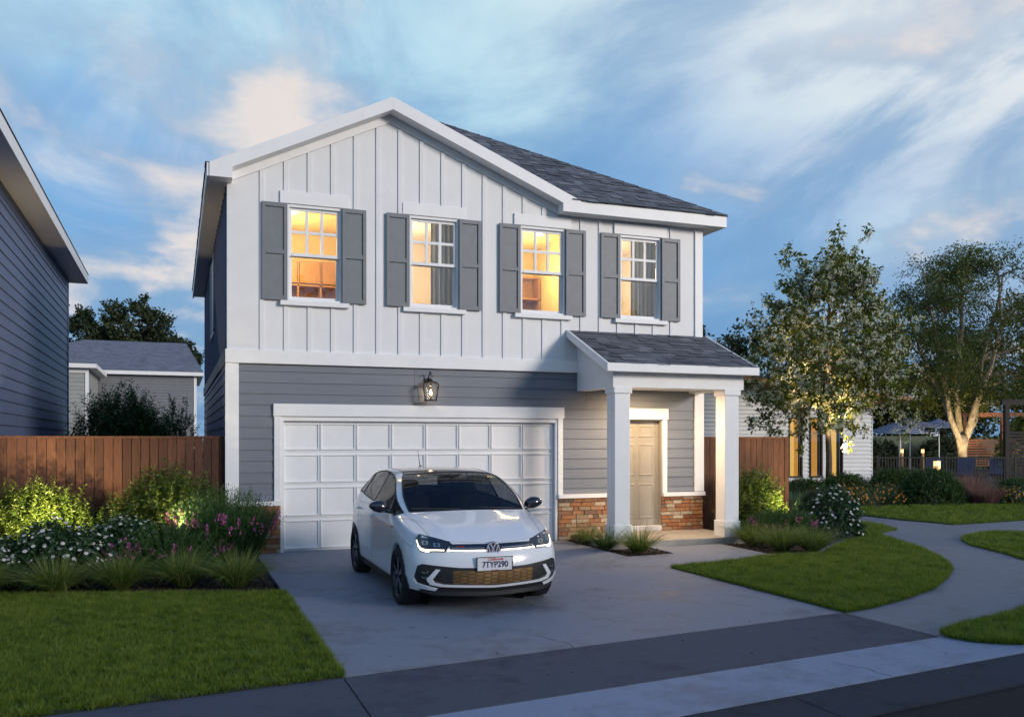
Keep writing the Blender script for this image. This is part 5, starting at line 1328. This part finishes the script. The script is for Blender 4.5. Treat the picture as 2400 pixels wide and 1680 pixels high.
# ---- lawns: a soil sheet plus real blades
def in_poly(x, y, poly):
    c = np.zeros(len(x), bool); j = len(poly) - 1
    for i in range(len(poly)):
        xi, yi = poly[i]; xj, yj = poly[j]
        m_ = ((yi > y) != (yj > y)) & (x < (xj - xi) * (y - yi) / (yj - yi + 1e-12) + xi); c ^= m_; j = i
    return c
def lawn(poly, density, seed, h=.045, wd=.0042, zb=.012, clump=1.0):
    rng = np.random.default_rng(seed)
    o = MB().prism(poly, -.10, zb, 'z').build('lawn_soil', M['lawnsoil']); fix_normals(o); struct(o)
    P = np.array(poly); lo, hi = P.min(0), P.max(0); n = int(density * (hi[0] - lo[0]) * (hi[1] - lo[1]))
    x = rng.uniform(lo[0], hi[0], n); y = rng.uniform(lo[1], hi[1], n); k = in_poly(x, y, poly)
    x, y = x[k], y[k]; n = len(x)
    # blades grow in small tufts that fan outward, tufts vary in height and tone
    nt = max(50, n // 22); k = rng.integers(0, n, nt); tx, ty = x[k], y[k]; own = rng.integers(0, nt, n); fan = rng.normal(size=(n, 2)) * (.022 * h / .045)
    x = tx[own] + fan[:, 0]; y = ty[own] + fan[:, 1]
    big = .5 + .5 * np.sin(tx * 3.1 + 2 * np.sin(ty * 2.3)) * np.sin(ty * 4.1 + 2 * np.sin(tx * 1.9)); th = rng.uniform(.55, 1.35, nt) * (.8 + .35 * big); tuft = (rng.random(nt) * .75 + .25 * big)[own]
    lump = .5 + .5 * np.sin(tx * 23 * .045 / h + 2.3 * np.sin(ty * 13 * .045 / h)) * np.sin(ty * 27 * .045 / h + 2.1 * np.sin(tx * 11 * .045 / h)); hh = h * (.65 + .7 * lump[own]) * th[own] * rng.uniform(.6, 1.2, n)
    a = np.arctan2(fan[:, 1], fan[:, 0]) + rng.normal(size=n) * .5; lean = np.clip(np.hypot(fan[:, 0], fan[:, 1]) / (.03 * h / .045), 0, 1.1) * .8
    base = np.stack([x, y, np.full(n, zb - .003)], 1); tip = base + np.stack([np.cos(a) * lean * hh, np.sin(a) * lean * hh, hh], 1)
    b = rng.random(n) * 6.283; s = np.stack([np.cos(b), np.sin(b), np.zeros(n)], 1) * (wd * rng.uniform(.6, 1.3, n))[:, None] * .5
    mid = base * .45 + tip * .55 - np.stack([np.cos(a) * lean * hh, np.sin(a) * lean * hh, np.zeros(n)], 1) * .22
    V = np.stack([base - s, base + s, mid + s * .8, tip, mid - s * .8], 1).reshape(-1, 3); i = np.arange(n)[:, None] * 5
    F = np.concatenate([i + [0, 1, 2], i + [0, 2, 4], i + [4, 2, 3]], 1).reshape(-1, 3)
    sc_ = .045 / h; b2 = np.sin(x * 23 * sc_ + 2.3 * np.sin(y * 13 * sc_)) * np.sin(y * 27 * sc_ + 2.1 * np.sin(x * 11 * sc_)) + .6 * np.sin(x * 7.3 + 1.7 * np.sin(y * 5.1)) * np.sin(y * 8.1 + 2 * np.sin(x * 3.7)); hh_ = 0; T = np.clip(rng.random(n) * .22 + tuft * .40 + .19 * b2 + .19, 0, 1)
    g_ = np_mesh('grass', V, F, G['lawn'], None, np.repeat(T, 5)); g_['kind'] = 'stuff'
    return g_
M['lawnsoil'] = mat('lawn_thatch', (.020, .030, .008), .95, .3, 30, .6, 50)
LAWN_L = [(.445, -8.04), (.445, -3.98), (.0, -3.86), (-1.2, -3.52), (-2.7, -3.0), (-4.0, -2.55), (-4.6, -2.3), (-4.6, -8.66)]
LAWN_R = [(5.96, -7.34), (6.47, -7.22), (7.26, -6.91), (8.10, -6.48), (8.91, -5.92), (9.6, -5.36), (10.10, -4.81), (10.44, -4.33), (11.03, -3.42), (11.58, -2.30), (12.02, -1.39), (12.19, -1.23), (12.78, -.84), (13.12, -.71), (13.35, -.1), (13.61, .18), (13.53, .95), (13.0, .75), (12.0, -.65), (11.5, -1.36), (10.6, -2.1), (9.57, -2.86), (8.9, -3.42), (8.25, -3.28), (7.0, -3.58), (5.96, -3.80)]
LAWN_I = [(11.50, -4.98), (11.83, -4.42), (12.05, -3.92), (12.33, -3.27), (12.84, -2.63), (13.37, -2.23), (14.15, -1.88), (14.72, -1.82), (15.03, -2.11), (17, -2.4), (17, -5), (13, -5.8)]
LAWN_K = [(9.2, -7.36), (7.89, -7.92), (7.53, -8.08), (7.09, -8.19), (6.64, -8.29), (6.32, -8.42), (6.11, -8.50), (6.03, -8.66), (6.10, -8.87), (6.25, -9.01), (6.42, -9.11), (9.2, -8.90)]
LAWN_F = [(15.0, 3.0), (14.97, 1.9), (14.97, .9), (15.14, .13), (15.10, -.27), (15.8, -.25), (17.6, -.04), (21, .45), (31, 1.9), (33, 2.9), (26, 3.35), (22.6, 4.0), (20.5, 3.92), (17.8, 4.27), (16.4, 4.4), (15.5, 4.3)]
lawn(LAWN_L, 15000, 1); lawn(LAWN_R, 9000, 2, .048, .005); lawn(LAWN_I, 5000, 3, .05, .007); lawn(LAWN_K, 9000, 4, .06, .005); lawn(LAWN_F, 2200, 5, .055, .012)
def edge_grass(poly, i0, i1, seed, dens=900):
    """longer blades leaning over the paving along a lawn edge"""
    rng = np.random.default_rng(seed); Ps = []
    for i in range(i0, i1):
        a = np.array(poly[i]); b = np.array(poly[(i + 1) % len(poly)]); n = int(np.linalg.norm(b - a) * dens); t = rng.random(n)[:, None]; Ps.append(a + (b - a) * t + rng.normal(size=(n, 2)) * .012)
    P = np.concatenate(Ps); n = len(P); c = np.mean(np.array(poly), 0); out = unit(np.concatenate([P - c, np.zeros((n, 1))], 1))
    D = unit(out * rng.uniform(-.3, 1.0, (n, 1)) + rng.normal(size=(n, 3)) * .35 + np.array([0, 0, 1.])); D[:, 2] = np.abs(D[:, 2])
    V, F, T = blades(np.concatenate([P, np.full((n, 1), .0)], 1), D, rng.uniform(.035, .085, n), .005, rng, 2, .5)
    stuff(np_mesh('grass', V, F, G['lawn'], None, T))
edge_grass(LAWN_L, 0, 5, 21); edge_grass(LAWN_R, 0, 15, 22, 700); edge_grass(LAWN_R, 22, 26, 25, 700); edge_grass(LAWN_K, 0, 12, 23, 800); edge_grass(LAWN_I, 0, 9, 24, 600); edge_grass(LAWN_F, 2, 9, 26, 300)
# ---- planting left of the driveway
def uplight(x, y, rz, power, tgt, lb, spot=100, ht=.14):
    u_ = root('garden_uplight', lb, 'spotlight', (x, y, 0), 0, 'garden uplights'); d = (Vector(tgt) - Vector((x, y, ht))).normalized()
    q = d.to_track_quat('-Z', 'Y').to_euler()
    o = MB().lathe([(0, .0), (.03, .0), (.034, -.02), (.034, -.09), (.026, -.10)][::-1], 16).build('lamp_head', M['black'], u_, True); o.location = (0, 0, ht); o.rotation_euler = q
    MB().tube([(0, 0, 0), (0, 0, ht)], .008, 6).build('spike', M['black'], u_)
    lamp('uplight_lamp', 'SPOT', d * .03 + Vector((0, 0, ht)), power, (1.0, .76, .40), .05, u_, q, R(spot), .8)
shrub('laurel_bush', 'large leafy bush lit from below at the far left of the fence bed', 'bush', (-2.62, -.55, 0), (1.00, .62, 1.10), 1050, G['laurel'], (.082, .031), 15, .33, 31, .18, .85)
shrub('laurel_bush', 'large leafy bush lit from below next to the left corner of the house', 'bush', (-.86, -.75, 0), (.86, .60, 1.17), 1050, G['laurel'], (.082, .031), 15, .33, 32, .18, .85)
for k, (x, y, rx, h, lb, nf) in enumerate(((-3.15, -2.10, .60, .50, 'white flowered dark bush at the left picture edge', 150), (-2.25, -2.05, .62, .60, 'white flowered dark bush in the middle of the left bed', 160), (-1.50, -1.65, .62, .72, 'tall white flowered dark bush beside the magenta flowers', 150))):
    shrub('white_flower_bush', lb, 'bush', (x, y, 0), (rx, .55, h), 620, G['dark'], (.08, .042), 9, .16, 41 + k, .14, .45, None, G['petal'], nf, .056)
needle_bush('lower spiky bush with magenta flowers between white flowers and driveway', (-.85, -2.05, 0), (.72, .5, .66), 850, 51, 64)
needle_bush('taller spiky bush with magenta flowers leaning over the driveway edge', (-.12, -1.62, 0), (.66, .55, 1.05), 1300, 52, 90)
cl_l = [(-2.95, -2.92, 'low arching grass clump cut by the left picture edge'), (-2.13, -3.02, 'wide arching grass clump in front of the white flowers, second from the left'), (-1.42, -2.98, 'arching grass clump below the lower magenta bush, third from the left'), (-.68, -3.00, 'arching grass clump beside the last one before the driveway'), (-.05, -3.30, 'arching grass clump next to the driveway edge, rightmost of the left bed')]
for k, (x, y, lb) in enumerate(cl_l): grass_clump('grass_clump', lb, (x, y, 0), .50, .50, 1200, G['grassclump'], 61 + k, .0075, .80, 'arching grass clumps in the left bed', spread=1.15)
uplight(-2.35, -1.75, 0, 800, (-2.5, -.75, 1.0), 'spotlight hidden among leaves under the far left bush', 130, .72)
uplight(-.66, -1.72, 0, 800, (-.72, -.8, .95), 'spotlight hidden among leaves under the bush by the house corner', 130, .62)
# ---- porch planting
for k, (x, y, lb) in enumerate(((6.12, -.60, 'small grass clump against the brick beside the garage'), (6.10, -1.42, 'small grass clump in front of the left porch post'), (6.38, -2.02, 'bright grass clump at the tip of the triangular porch bed'))): grass_clump('grass_clump', lb, (x, y, 0), (.36, .38, .50)[k], (.42, .44, .52)[k], (420, 440, 560)[k], G['grassclump'], 71 + k, .0075, .8, 'grass clumps in the triangular porch bed', spread=1.15)
for k, (x, y, lb) in enumerate(((8.75, -1.90, 'grass clump touching the right porch post'), (8.72, -2.72, 'middle grass clump between entry path and right lawn'), (9.10, -3.02, 'grass clump nearest the lawn right of the entry path'))): grass_clump('grass_clump', lb, (x, y, 0), .60, .50, 800, G['grassclump'], 75 + k, .0075, .8, 'grass clumps right of the porch', spread=1.15)
shrub('laurel_bush', 'dark green bush in front of the right board fence, lit at its right side', 'bush', (9.72, -.55, 0), (.70, .50, 1.16), 600, G['laurel'], (.09, .038), 13, .30, 81)
needle_bush('magenta flowered bush behind the grasses right of the porch', (9.55, -1.70, 0), (.62, .42, .60), 560, 82, 34)
shrub('white_flower_bush', 'round dark bush with white flowers beside the curving path', 'bush', (10.85, -1.30, 0), (.66, .55, .86), 700, G['dark'], (.075, .042), 9, .14, 83, .10, .35, None, G['petal'], 60, .060)
uplight(10.05, -1.35, 0, 300, (9.98, -.70, .8), 'spotlight glowing at the foot of the bush behind the right magenta flowers', 130, .55)
# ---- far bed on the right
hb = [(19.7, 4.75, 1.05, .80, 1.00, 'largest clipped evergreen mound below the bollard light', 900), (20.6, 7.0, 1.0, .7, .95, 'dark clipped mound behind the largest one', 500), (18.9, 7.3, 1.0, .6, .88, 'clipped mound in front of the metal fence near the clubhouse', 500), (17.6, 7.6, .9, .5, .62, 'low dark mound at the foot of the clubhouse wall', 400), (22.6, 4.3, .8, .6, .70, 'dark round bush at the right picture edge by the silver grass', 420)]
for k, (x, y, rx, ry, h, lb, n) in enumerate(hb): shrub('clipped_bush', lb, 'bush', (x, y, 0), (rx, ry, h * .92), int(n * 2.6), G['hedge'], (.06, .034), 10, .12, 91 + k, .10, .4, 'clipped mounds in the far bed', stems=False)
for k, (x, y, rx, h, lb, nf) in enumerate(((16.75, 4.75, .55, .58, 'orange flowered bush nearest the blossom tree', 120), (18.15, 4.95, .75, .50, 'long low orange flowered bush left of the largest clipped mound', 80), (21.6, 3.75, .55, .46, 'orange flowered bush under the pink grass', 60))):
    shrub('orange_flower_bush', lb, 'bush', (x, y, 0), (rx, .5, h), 360, G['hedge'], (.04, .022), 9, .10, 101 + k, .1, .4, None, G['orange'], nf, .055, stems=False)
for k, (x, y, rad, h, m, n, lb, nm) in enumerate(((17.6, 4.95, .3, .5, 'silver', 260, 'pale green grass between the two orange flowered bushes', 'silver_grass'), (19.0, 5.6, .38, .62, 'silver', 300, 'blue green grass left of the largest clipped mound', 'silver_grass'), (22.1, 4.75, .45, .68, 'silver', 320, 'silvery grass tuft behind the orange flowers near the right edge', 'silver_grass'), (21.2, 4.7, .42, .78, 'pink', 700, 'upright pink feathery grass right of the largest clipped mound', 'pink_grass'), (21.0, 3.9, .55, .55, 'pink', 700, 'drooping pink feathery grass at the edge of the far lawn', 'pink_grass'), (22.6, 5.9, .60, .90, 'pink', 600, 'dusky pink grass against the metal fence', 'pink_grass'), (16.2, 5.3, .42, .50, 'brown', 500, 'russet grass at the foot of the blossom tree', 'russet_grass'), (18.3, 8.2, .5, .62, 'brown', 360, 'russet seed heads behind the blossom tree trunk', 'russet_grass'), (15.4, 5.4, .55, .42, 'silver', 420, 'soft pale grass left of the blossom tree', 'silver_grass'))):
    grass_clump(nm, lb, (x, y, 0), rad, h, n, G[m], 111 + k, .010, .5, None, spread=.75, seg=4, base=.22)
shrub('lavender_flower_bush', 'small pale lilac flowered plants near the right edge of the far bed', 'bush', (22.2, 3.6, 0), (.6, .35, .42), 200, G['hedge'], (.045, .02), 8, .12, 131, .1, .5, None, G['lavender'], 60, .05, stems=False)
shrub('lavender_flower_bush', 'pale flowered plants against the clubhouse wall by the tree trunk', 'bush', (19.6, 9.4, 0), (.9, .4, .55), 220, G['hedge'], (.045, .02), 8, .14, 132, .1, .5, None, G['lavender'], 80, .06, stems=False)
# ---- trees
def tree(name, label, loc, trunk, crown, n_tips, m_leaf, m_bark, leaf, per, seed, tr=.12, levels=None, blossom=None, nb=0, cone=0.0, base_h=None, gap=.0, cat='tree', sprig=.30, hollow=.35, group=None, droop=0., quad=True):
    """trunk: list of points; crown: (centre, radii). Branches grow from the trunk to tips spread through the crown; leaves sit on short twigs round the tips."""
    rng = np.random.default_rng(seed); r = root(name, label, cat, loc, 0, group); C = np.array(crown[0]); Rr = np.array(crown[1])
    tk = MB(); T = [Vector(p) for p in trunk]; n = len(T); tk.tube(T, [tr * (1 - .72 * i / (n - 1)) for i in range(n)], 10)
    nl = levels or 9; limb_ends = []
    for k in range(nl):
        t = .30 + .68 * (k + .5) / nl if base_h is None else base_h + (.98 - base_h) * (k + .5) / nl
        i = min(int(t * (n - 1)), n - 2); fr = t * (n - 1) - i; p = T[i].lerp(T[i + 1], fr)
        a = k * 2.4 + rng.random() * .6; u_ = (k + .5) / nl
        rel = np.array([math.cos(a), math.sin(a), -.75 + 1.55 * u_]); rel = rel * np.array([1 - cone * max(0, u_ - .15)] * 2 + [1])
        e = C + rel / max(1, np.linalg.norm(rel)) * Rr * rng.uniform(.62, .82)
        e = Vector(e); m1 = p.lerp(e, .35) + Vector((rng.normal() * .12, rng.normal() * .12, (.10 + .05 * rng.normal()) * Rr[2] * .5)); m2 = p.lerp(e, .7) + Vector((rng.normal() * .15, rng.normal() * .15, .06 * Rr[2]))
        r0 = tr * (.50 - .22 * u_); tk.tube([p, m1, m2, e], [r0, r0 * .72, r0 * .45, r0 * .2], 7, False); limb_ends += [(m1, r0 * .5), (m2, r0 * .35), (e, r0 * .18), (p.lerp(m1, .6), r0 * .5)]
    for i in range(int(n * .4), n): limb_ends.append((T[i], tr * .2))
    nodes = np.array([tuple(q[0]) for q in limb_ends]); nr = [q[1] for q in limb_ends]
    # lumpy crown: tips gather in clusters so gaps stay open between them
    nc = max(6, n_tips // 14); cd = unit(rng.normal(size=(nc, 3))); cr_ = hollow + (1 - hollow) * rng.random(nc) ** .5; cc = cd * cr_[:, None]
    cc[:, :2] *= (1 - cone * np.clip((cc[:, 2:3] + 1) / 2, 0, 1)); cc = C + cc * Rr
    tips = cc[rng.integers(0, nc, n_tips)] + rng.normal(size=(n_tips, 3)) * Rr * (.13 + gap)
    if droop: tips[:, 2] -= droop * np.linalg.norm((tips - C)[:, :2], axis=1)
    # secondary branches: each cluster centre connects to nearest limb node, each tip to its cluster
    for c in cc:
        d = np.linalg.norm(nodes - c, axis=1) + np.maximum(0, nodes[:, 2] - c[2]) * .8; j = int(d.argmin()); p = Vector(nodes[j]); e = Vector(c); mid = p.lerp(e, .5) + Vector((rng.normal() * .08, rng.normal() * .08, .10 + abs(rng.normal()) * .08))
        tk.tube([p, mid, e], [max(.014, nr[j] * .6), max(.010, nr[j] * .4), .006], 5, False)
    allc = cc
    for q in tips:
        j = int(np.linalg.norm(allc - q, axis=1).argmin()); tk.tube([Vector(allc[j]), Vector(q)], [.007, .003], 3, False)
    tk.build('trunk', m_bark, r, True)
    S = unit(unit(tips - C) * .6 + rng.normal(size=tips.shape) * .6 + np.array([0, 0, .35]))
    t = np.linspace(0, 1, per); pos = tips[:, None, :] + S[:, None, :] * (t[None, :, None] - .35) * sprig * 1.6 + rng.normal(size=(n_tips, per, 3)) * sprig * .28
    dr = S[:, None, :] * .5 + rng.normal(size=(n_tips, per, 3)) * .8 + np.array([0, 0, -.15]); L = leaf[0] * rng.uniform(.6, 1.3, n_tips * per)
    tone = np.clip(np.repeat(rng.random(n_tips), per) * .5 + rng.random(n_tips * per) * .5, 0, 1)
    fn = quads if quad else leaves
    V, F, Tn = fn(pos.reshape(-1, 3), dr.reshape(-1, 3), L, L * leaf[1] / leaf[0], rng, tone=tone)
    np_mesh('crown', V, F, m_leaf, r, Tn)
    if blossom:
        k = rng.integers(0, n_tips, nb); c = tips[k] + rng.normal(size=(nb, 3)) * sprig * .55; kk = 12
        p = c[:, None, :] + rng.normal(size=(nb, kk, 3)) * .042; V, F, Tn = quads(p.reshape(-1, 3), rng.normal(size=(nb * kk, 3)), .062, .052, rng); np_mesh('blossom', V, F, blossom, r, Tn)
    return r
tree('blossom_tree', 'young tree covered in white blossom with its trunk lit from below', (19.23, 8.46, 0), [(0, 0, 0), (.02, 0, 1.2), (-.02, .02, 2.4), (.03, 0, 3.6), (0, .03, 5.0), (.04, 0, 6.6), (0, 0, 8.0)], ((0, 0, 4.85), (3.2, 3.0, 3.4)), 760, G['tree'], G['bark'], (.15, .075), 26, 201, .115, 14, G['blossom'], 2500, cone=.66, base_h=.34, sprig=.24, hollow=.42, quad=False)
uplight(18.60, 7.05, 0, 5200, (19.15, 8.35, 4.1), 'ground spotlight at the foot of the blossom tree', 64, .75)
tree('big_tree', 'tall airy tree with a pale forked trunk lit from below beyond the metal fence', (36.61, 18.98, 0), [(0, 0, 0), (.02, 0, 1.0), (0, 0, 2.0)], ((.6, 0, 8.2), (4.9, 4.2, 4.6)), 10, G['tree2'], G['palebark'], (.16, .07), 2, 202, .52, 1)
def big_tree():
    r = [o for o in bpy.data.objects if o.name.startswith('big_tree')][0]
    for c in list(r.children): bpy.data.objects.remove(c)
    rng = np.random.default_rng(77); tk = MB()
    tk.tube([(0, 0, 0), (.03, 0, .7), (0, 0, 1.5), (.03, 0, 2.1)], [.30, .24, .22, .25], 12)
    limbs = [[(-.05, 0, 1.2), (-.22, 0, 1.95), (-.65, .1, 2.9), (-1.05, 0, 4.2), (-1.2, .2, 6.0), (-2.0, .1, 8.4), (-2.6, 0, 10.4)], [(.05, 0, 1.2), (.25, 0, 1.95), (.75, -.1, 2.8), (1.05, 0, 4.0), (1.6, .2, 6.0), (2.3, 0, 8.3), (3.0, .1, 10.6)], [(0, .1, 2.0), (.05, .3, 3.2), (-.1, .4, 5.0), (.3, .3, 7.2), (.2, .2, 9.6), (.7, .1, 11.8)],
             [(.2, -.1, 2.0), (.35, -.5, 3.6), (.9, -.9, 5.4), (1.3, -1.2, 7.6), (1.0, -1.3, 10)], [(-.1, .2, 2.1), (-.3, .9, 4.0), (-1.2, 1.4, 6.2), (-1.8, 1.8, 8.6)]]
    nodes = []
    for L_ in limbs:
        n = len(L_); tk.tube(L_, [.16 * (1 - .8 * i / (n - 1)) + .015 for i in range(n)], 9, False)
        for i in range(2, n): nodes.append(L_[i]); nodes.append(tuple(np.array(L_[i]) * .5 + np.array(L_[i - 1]) * .5))
    nodes = np.array(nodes); C = np.array([.9, 0, 7.2]); Rr = np.array([5.3, 4.3, 4.2]); nc = 62
    cd = unit(rng.normal(size=(nc, 3))); cc = C + cd * (.45 + .55 * rng.random(nc)[:, None] ** .6) * Rr; cc = cc[cc[:, 2] > 3.6]
    sub = []
    for c in cc:
        d = np.linalg.norm(nodes - c, axis=1) + np.maximum(0, nodes[:, 2] - c[2]) * 1.2; p = Vector(nodes[int(d.argmin())]); e = Vector(c); m1 = p.lerp(e, .4) + Vector((rng.normal() * .2, rng.normal() * .2, .25)); m2 = p.lerp(e, .75) + Vector((rng.normal() * .15, rng.normal() * .15, .15))
        tk.tube([p, m1, m2, e], [.055, .04, .025, .010], 6, False); sub += [tuple(m1), tuple(m2), tuple(e)]
    sub = np.array(sub); nt = 1250; tips = cc[rng.integers(0, len(cc), nt)] + rng.normal(size=(nt, 3)) * np.array([.62, .62, .42])
    for q in tips[::2]:
        j = int(np.linalg.norm(sub - q, axis=1).argmin()); tk.tube([Vector(sub[j]), Vector(q)], [.014, .005], 3, False)
    tk.build('trunk', G['palebark'], r, True)
    per = 44; pos = tips[:, None, :] + rng.normal(size=(nt, per, 3)) * np.array([.26, .26, .16]); dr = rng.normal(size=(nt, per, 3)) + np.array([0, 0, -.1]); tone = np.clip(np.repeat(rng.random(nt), per) * .5 + rng.random(nt * per) * .5, 0, 1)
    V, F, T = quads(pos.reshape(-1, 3), dr.reshape(-1, 3), .15, .062, rng, tone); np_mesh('crown', V, F, G['tree2'], r, T)
big_tree()
uplight(35.3, 16.9, 0, 2300, (36.6, 18.98, 3.2), 'ground spotlight at the foot of the tall pale trunk', 75)
# backdrop trees on the right
bt = [(47, 30, 9.0, 5.2, 211, 'dark spreading tree behind the striped umbrellas'), (54, 29, 10.5, 5.8, 212, 'broad dark tree behind the redwood screen'), (60, 26.5, 11.0, 6.0, 213, 'dense tree at the right picture edge behind the pergola'), (38.5, 31, 9.2, 4.6, 214, 'dark round tree just right of the blossom tree crown'), (50.5, 38, 11.0, 6.0, 218, 'tall dim tree far behind the big pale trunk')]
for k, (x, y, h, rw, sd, lb) in enumerate(bt): tree('backdrop_tree', lb, (x, y, 0), [(0, 0, 0), (.1, 0, h * .2), (-.1, .1, h * .45), (.15, 0, h * .75)], ((0, 0, h * .58), (rw, rw * .8, h * .48)), 520, G['fartree'], G['bark'], (.30, .15), 30, sd, .28, 8, sprig=.55, hollow=.2)
for k, (x, y, h, rw, lb) in enumerate(((31.0, 36.5, 9.0, 3.2, 'hazy slim tree rising behind the porch roof corner'), (34.2, 35.5, 10.0, 3.4, 'hazy tree between porch roof and blossom tree'), (28.9, 36.8, 9.3, 3.0, 'low hazy tree just right of the house wall'))): tree('backdrop_tree', lb, (x, y, 0), [(0, 0, 0), (.1, 0, h * .3), (0, .1, h * .6), (.1, 0, h * .9)], ((0, 0, h * .64), (rw * .75, rw * .7, h * .38)), 200, G['fartree'], G['bark'], (.30, .15), 26, 221 + k, .2, 8, sprig=.5, hollow=.2)
# lit low shrub behind the pergola
shrub('hedge_bush', 'lit leafy bush glowing behind the dark pergola frame', 'bush', (34.6, 13.8, 0), (1.5, .9, 2.7), 420, G['tree'], (.16, .08), 10, .3, 231, stems=False)
uplight(33.9, 12.9, 0, 160, (34.5, 13.7, 1.7), 'spotlight behind the dark pergola frame')
for k, (x, lb) in enumerate(((31.5, 'dark hedge along the pool garden behind the leftmost umbrella'), (36.5, 'dark hedge along the pool garden behind the umbrella poles'), (41.5, 'dark hedge along the pool garden left of the redwood screen'))): shrub('hedge_bush', lb, 'hedge', (x + k * 1.2, 27.5 - k * .6, 0), (3.2, .8, 1.9), 420, G['fartree'], (.22, .12), 9, .3, 241 + k, .08, .5, None, stems=False)
# trees and shrubs behind the left fence
tree('backdrop_tree', 'dark leafy tree standing above the slate roof on the left', (-5.2, 63, 0), [(0, 0, 0), (.2, 0, 3), (-.3, .2, 6), (.5, 0, 9)], ((.2, 0, 9.4), (4.3, 3.6, 3.3)), 520, G['fartree'], G['bark'], (.30, .16), 60, 251, .30, 12, sprig=.55, hollow=.30)
tree('backdrop_tree', 'smaller loose tree at the right end of the slate roof', (-.4, 62, 0), [(0, 0, 0), (.2, 0, 3), (-.1, .2, 5.5), (.3, 0, 7.6)], ((.0, 0, 8.2), (1.9, 1.8, 1.6)), 90, G['fartree'], G['bark'], (.30, .16), 50, 252, .16, 8, sprig=.5, hollow=.25)
def oleander(label, loc, rad, n, seed, leaf=(.17, .030), m='oleander', per=16, sp=.55):
    return shrub('oleander_bush', label, 'bush', loc, rad, n, G[m], leaf, per, sp, seed, .18, .78)
oleander('tall dark narrow leaved bush behind the left fence', (-2.05, 10.0, 0), (1.50, .9, 2.75), 1900, 261, (.17, .04))
shrub('garden_bush', 'smaller dark bush behind the fence beside the house wall', 'bush', (-.70, 10.4, 0), (.62, .6, 2.35), 700, G['oleander'], (.085, .05), 11, .3, 262, .2, .6)
# ---- street trees across the road: the ones mirrored in the upstairs windows
for k, (x, y, h, rw, lb) in enumerate(((4.5, -27.5, 9.6, 3.4, 'street tree across the road from the driveway'), (12.5, -28.5, 8.6, 3.2, 'street tree across the road from the porch'), (20.5, -27.5, 9.8, 3.6, 'street tree across the road from the curving path'), (28.5, -28.5, 8.8, 3.4, 'street tree across the road far to the right'))):
    tree('street_tree', lb, (x, y, 0), [(0, 0, 0), (.1, 0, h * .25), (-.1, .1, h * .5), (.1, 0, h * .85)], ((0, 0, h * .60), (rw, rw * .9, h * .40)), 300, G['tree'], G['bark'], (.20, .10), 30, 271 + k, .17, 9, sprig=.45, hollow=.2)


# ---- wood chips on the open soil of the beds
def mulch(poly, n, seed, zb=-.02):
    rng = np.random.default_rng(seed); P = np.array(poly); lo, hi = P.min(0), P.max(0); x = rng.uniform(lo[0], hi[0], n); y = rng.uniform(lo[1], hi[1], n); k = in_poly(x, y, poly); x, y = x[k], y[k]; n = len(x)
    p = np.stack([x, y, np.full(n, zb) + rng.random(n) * .018], 1); d = rng.normal(size=(n, 3)) * [1, 1, .35]
    V, F, T = quads(p, d, rng.uniform(.02, .055, n), rng.uniform(.010, .022, n), rng); stuff(np_mesh('mulch', V, F, G['mulch'], None, T))
G['mulch'] = leafmat('mulch_chip', [(.020, .012, .008), (.045, .026, .016), (.075, .045, .028), (.015, .010, .008)], .9, 0)
mulch([(-4, -2.6), (-2.7, -3.0), (0, -3.86), (.43, -3.96), (.43, -.1), (-4, -.1)], 9000, 301)
mulch([(5.97, -.1), (5.97, -2.44), (6.84, -2.36), (6.88, -1.5), (6.15, -1.5), (6.15, -.1)], 1500, 302)
mulch([(8.95, -.3), (8.36, -1.5), (8.26, -3.26), (8.9, -3.4), (9.57, -2.84), (10.6, -2.08), (11.5, -1.34), (12.0, -.6), (11, 0), (9, .2)], 4500, 303)
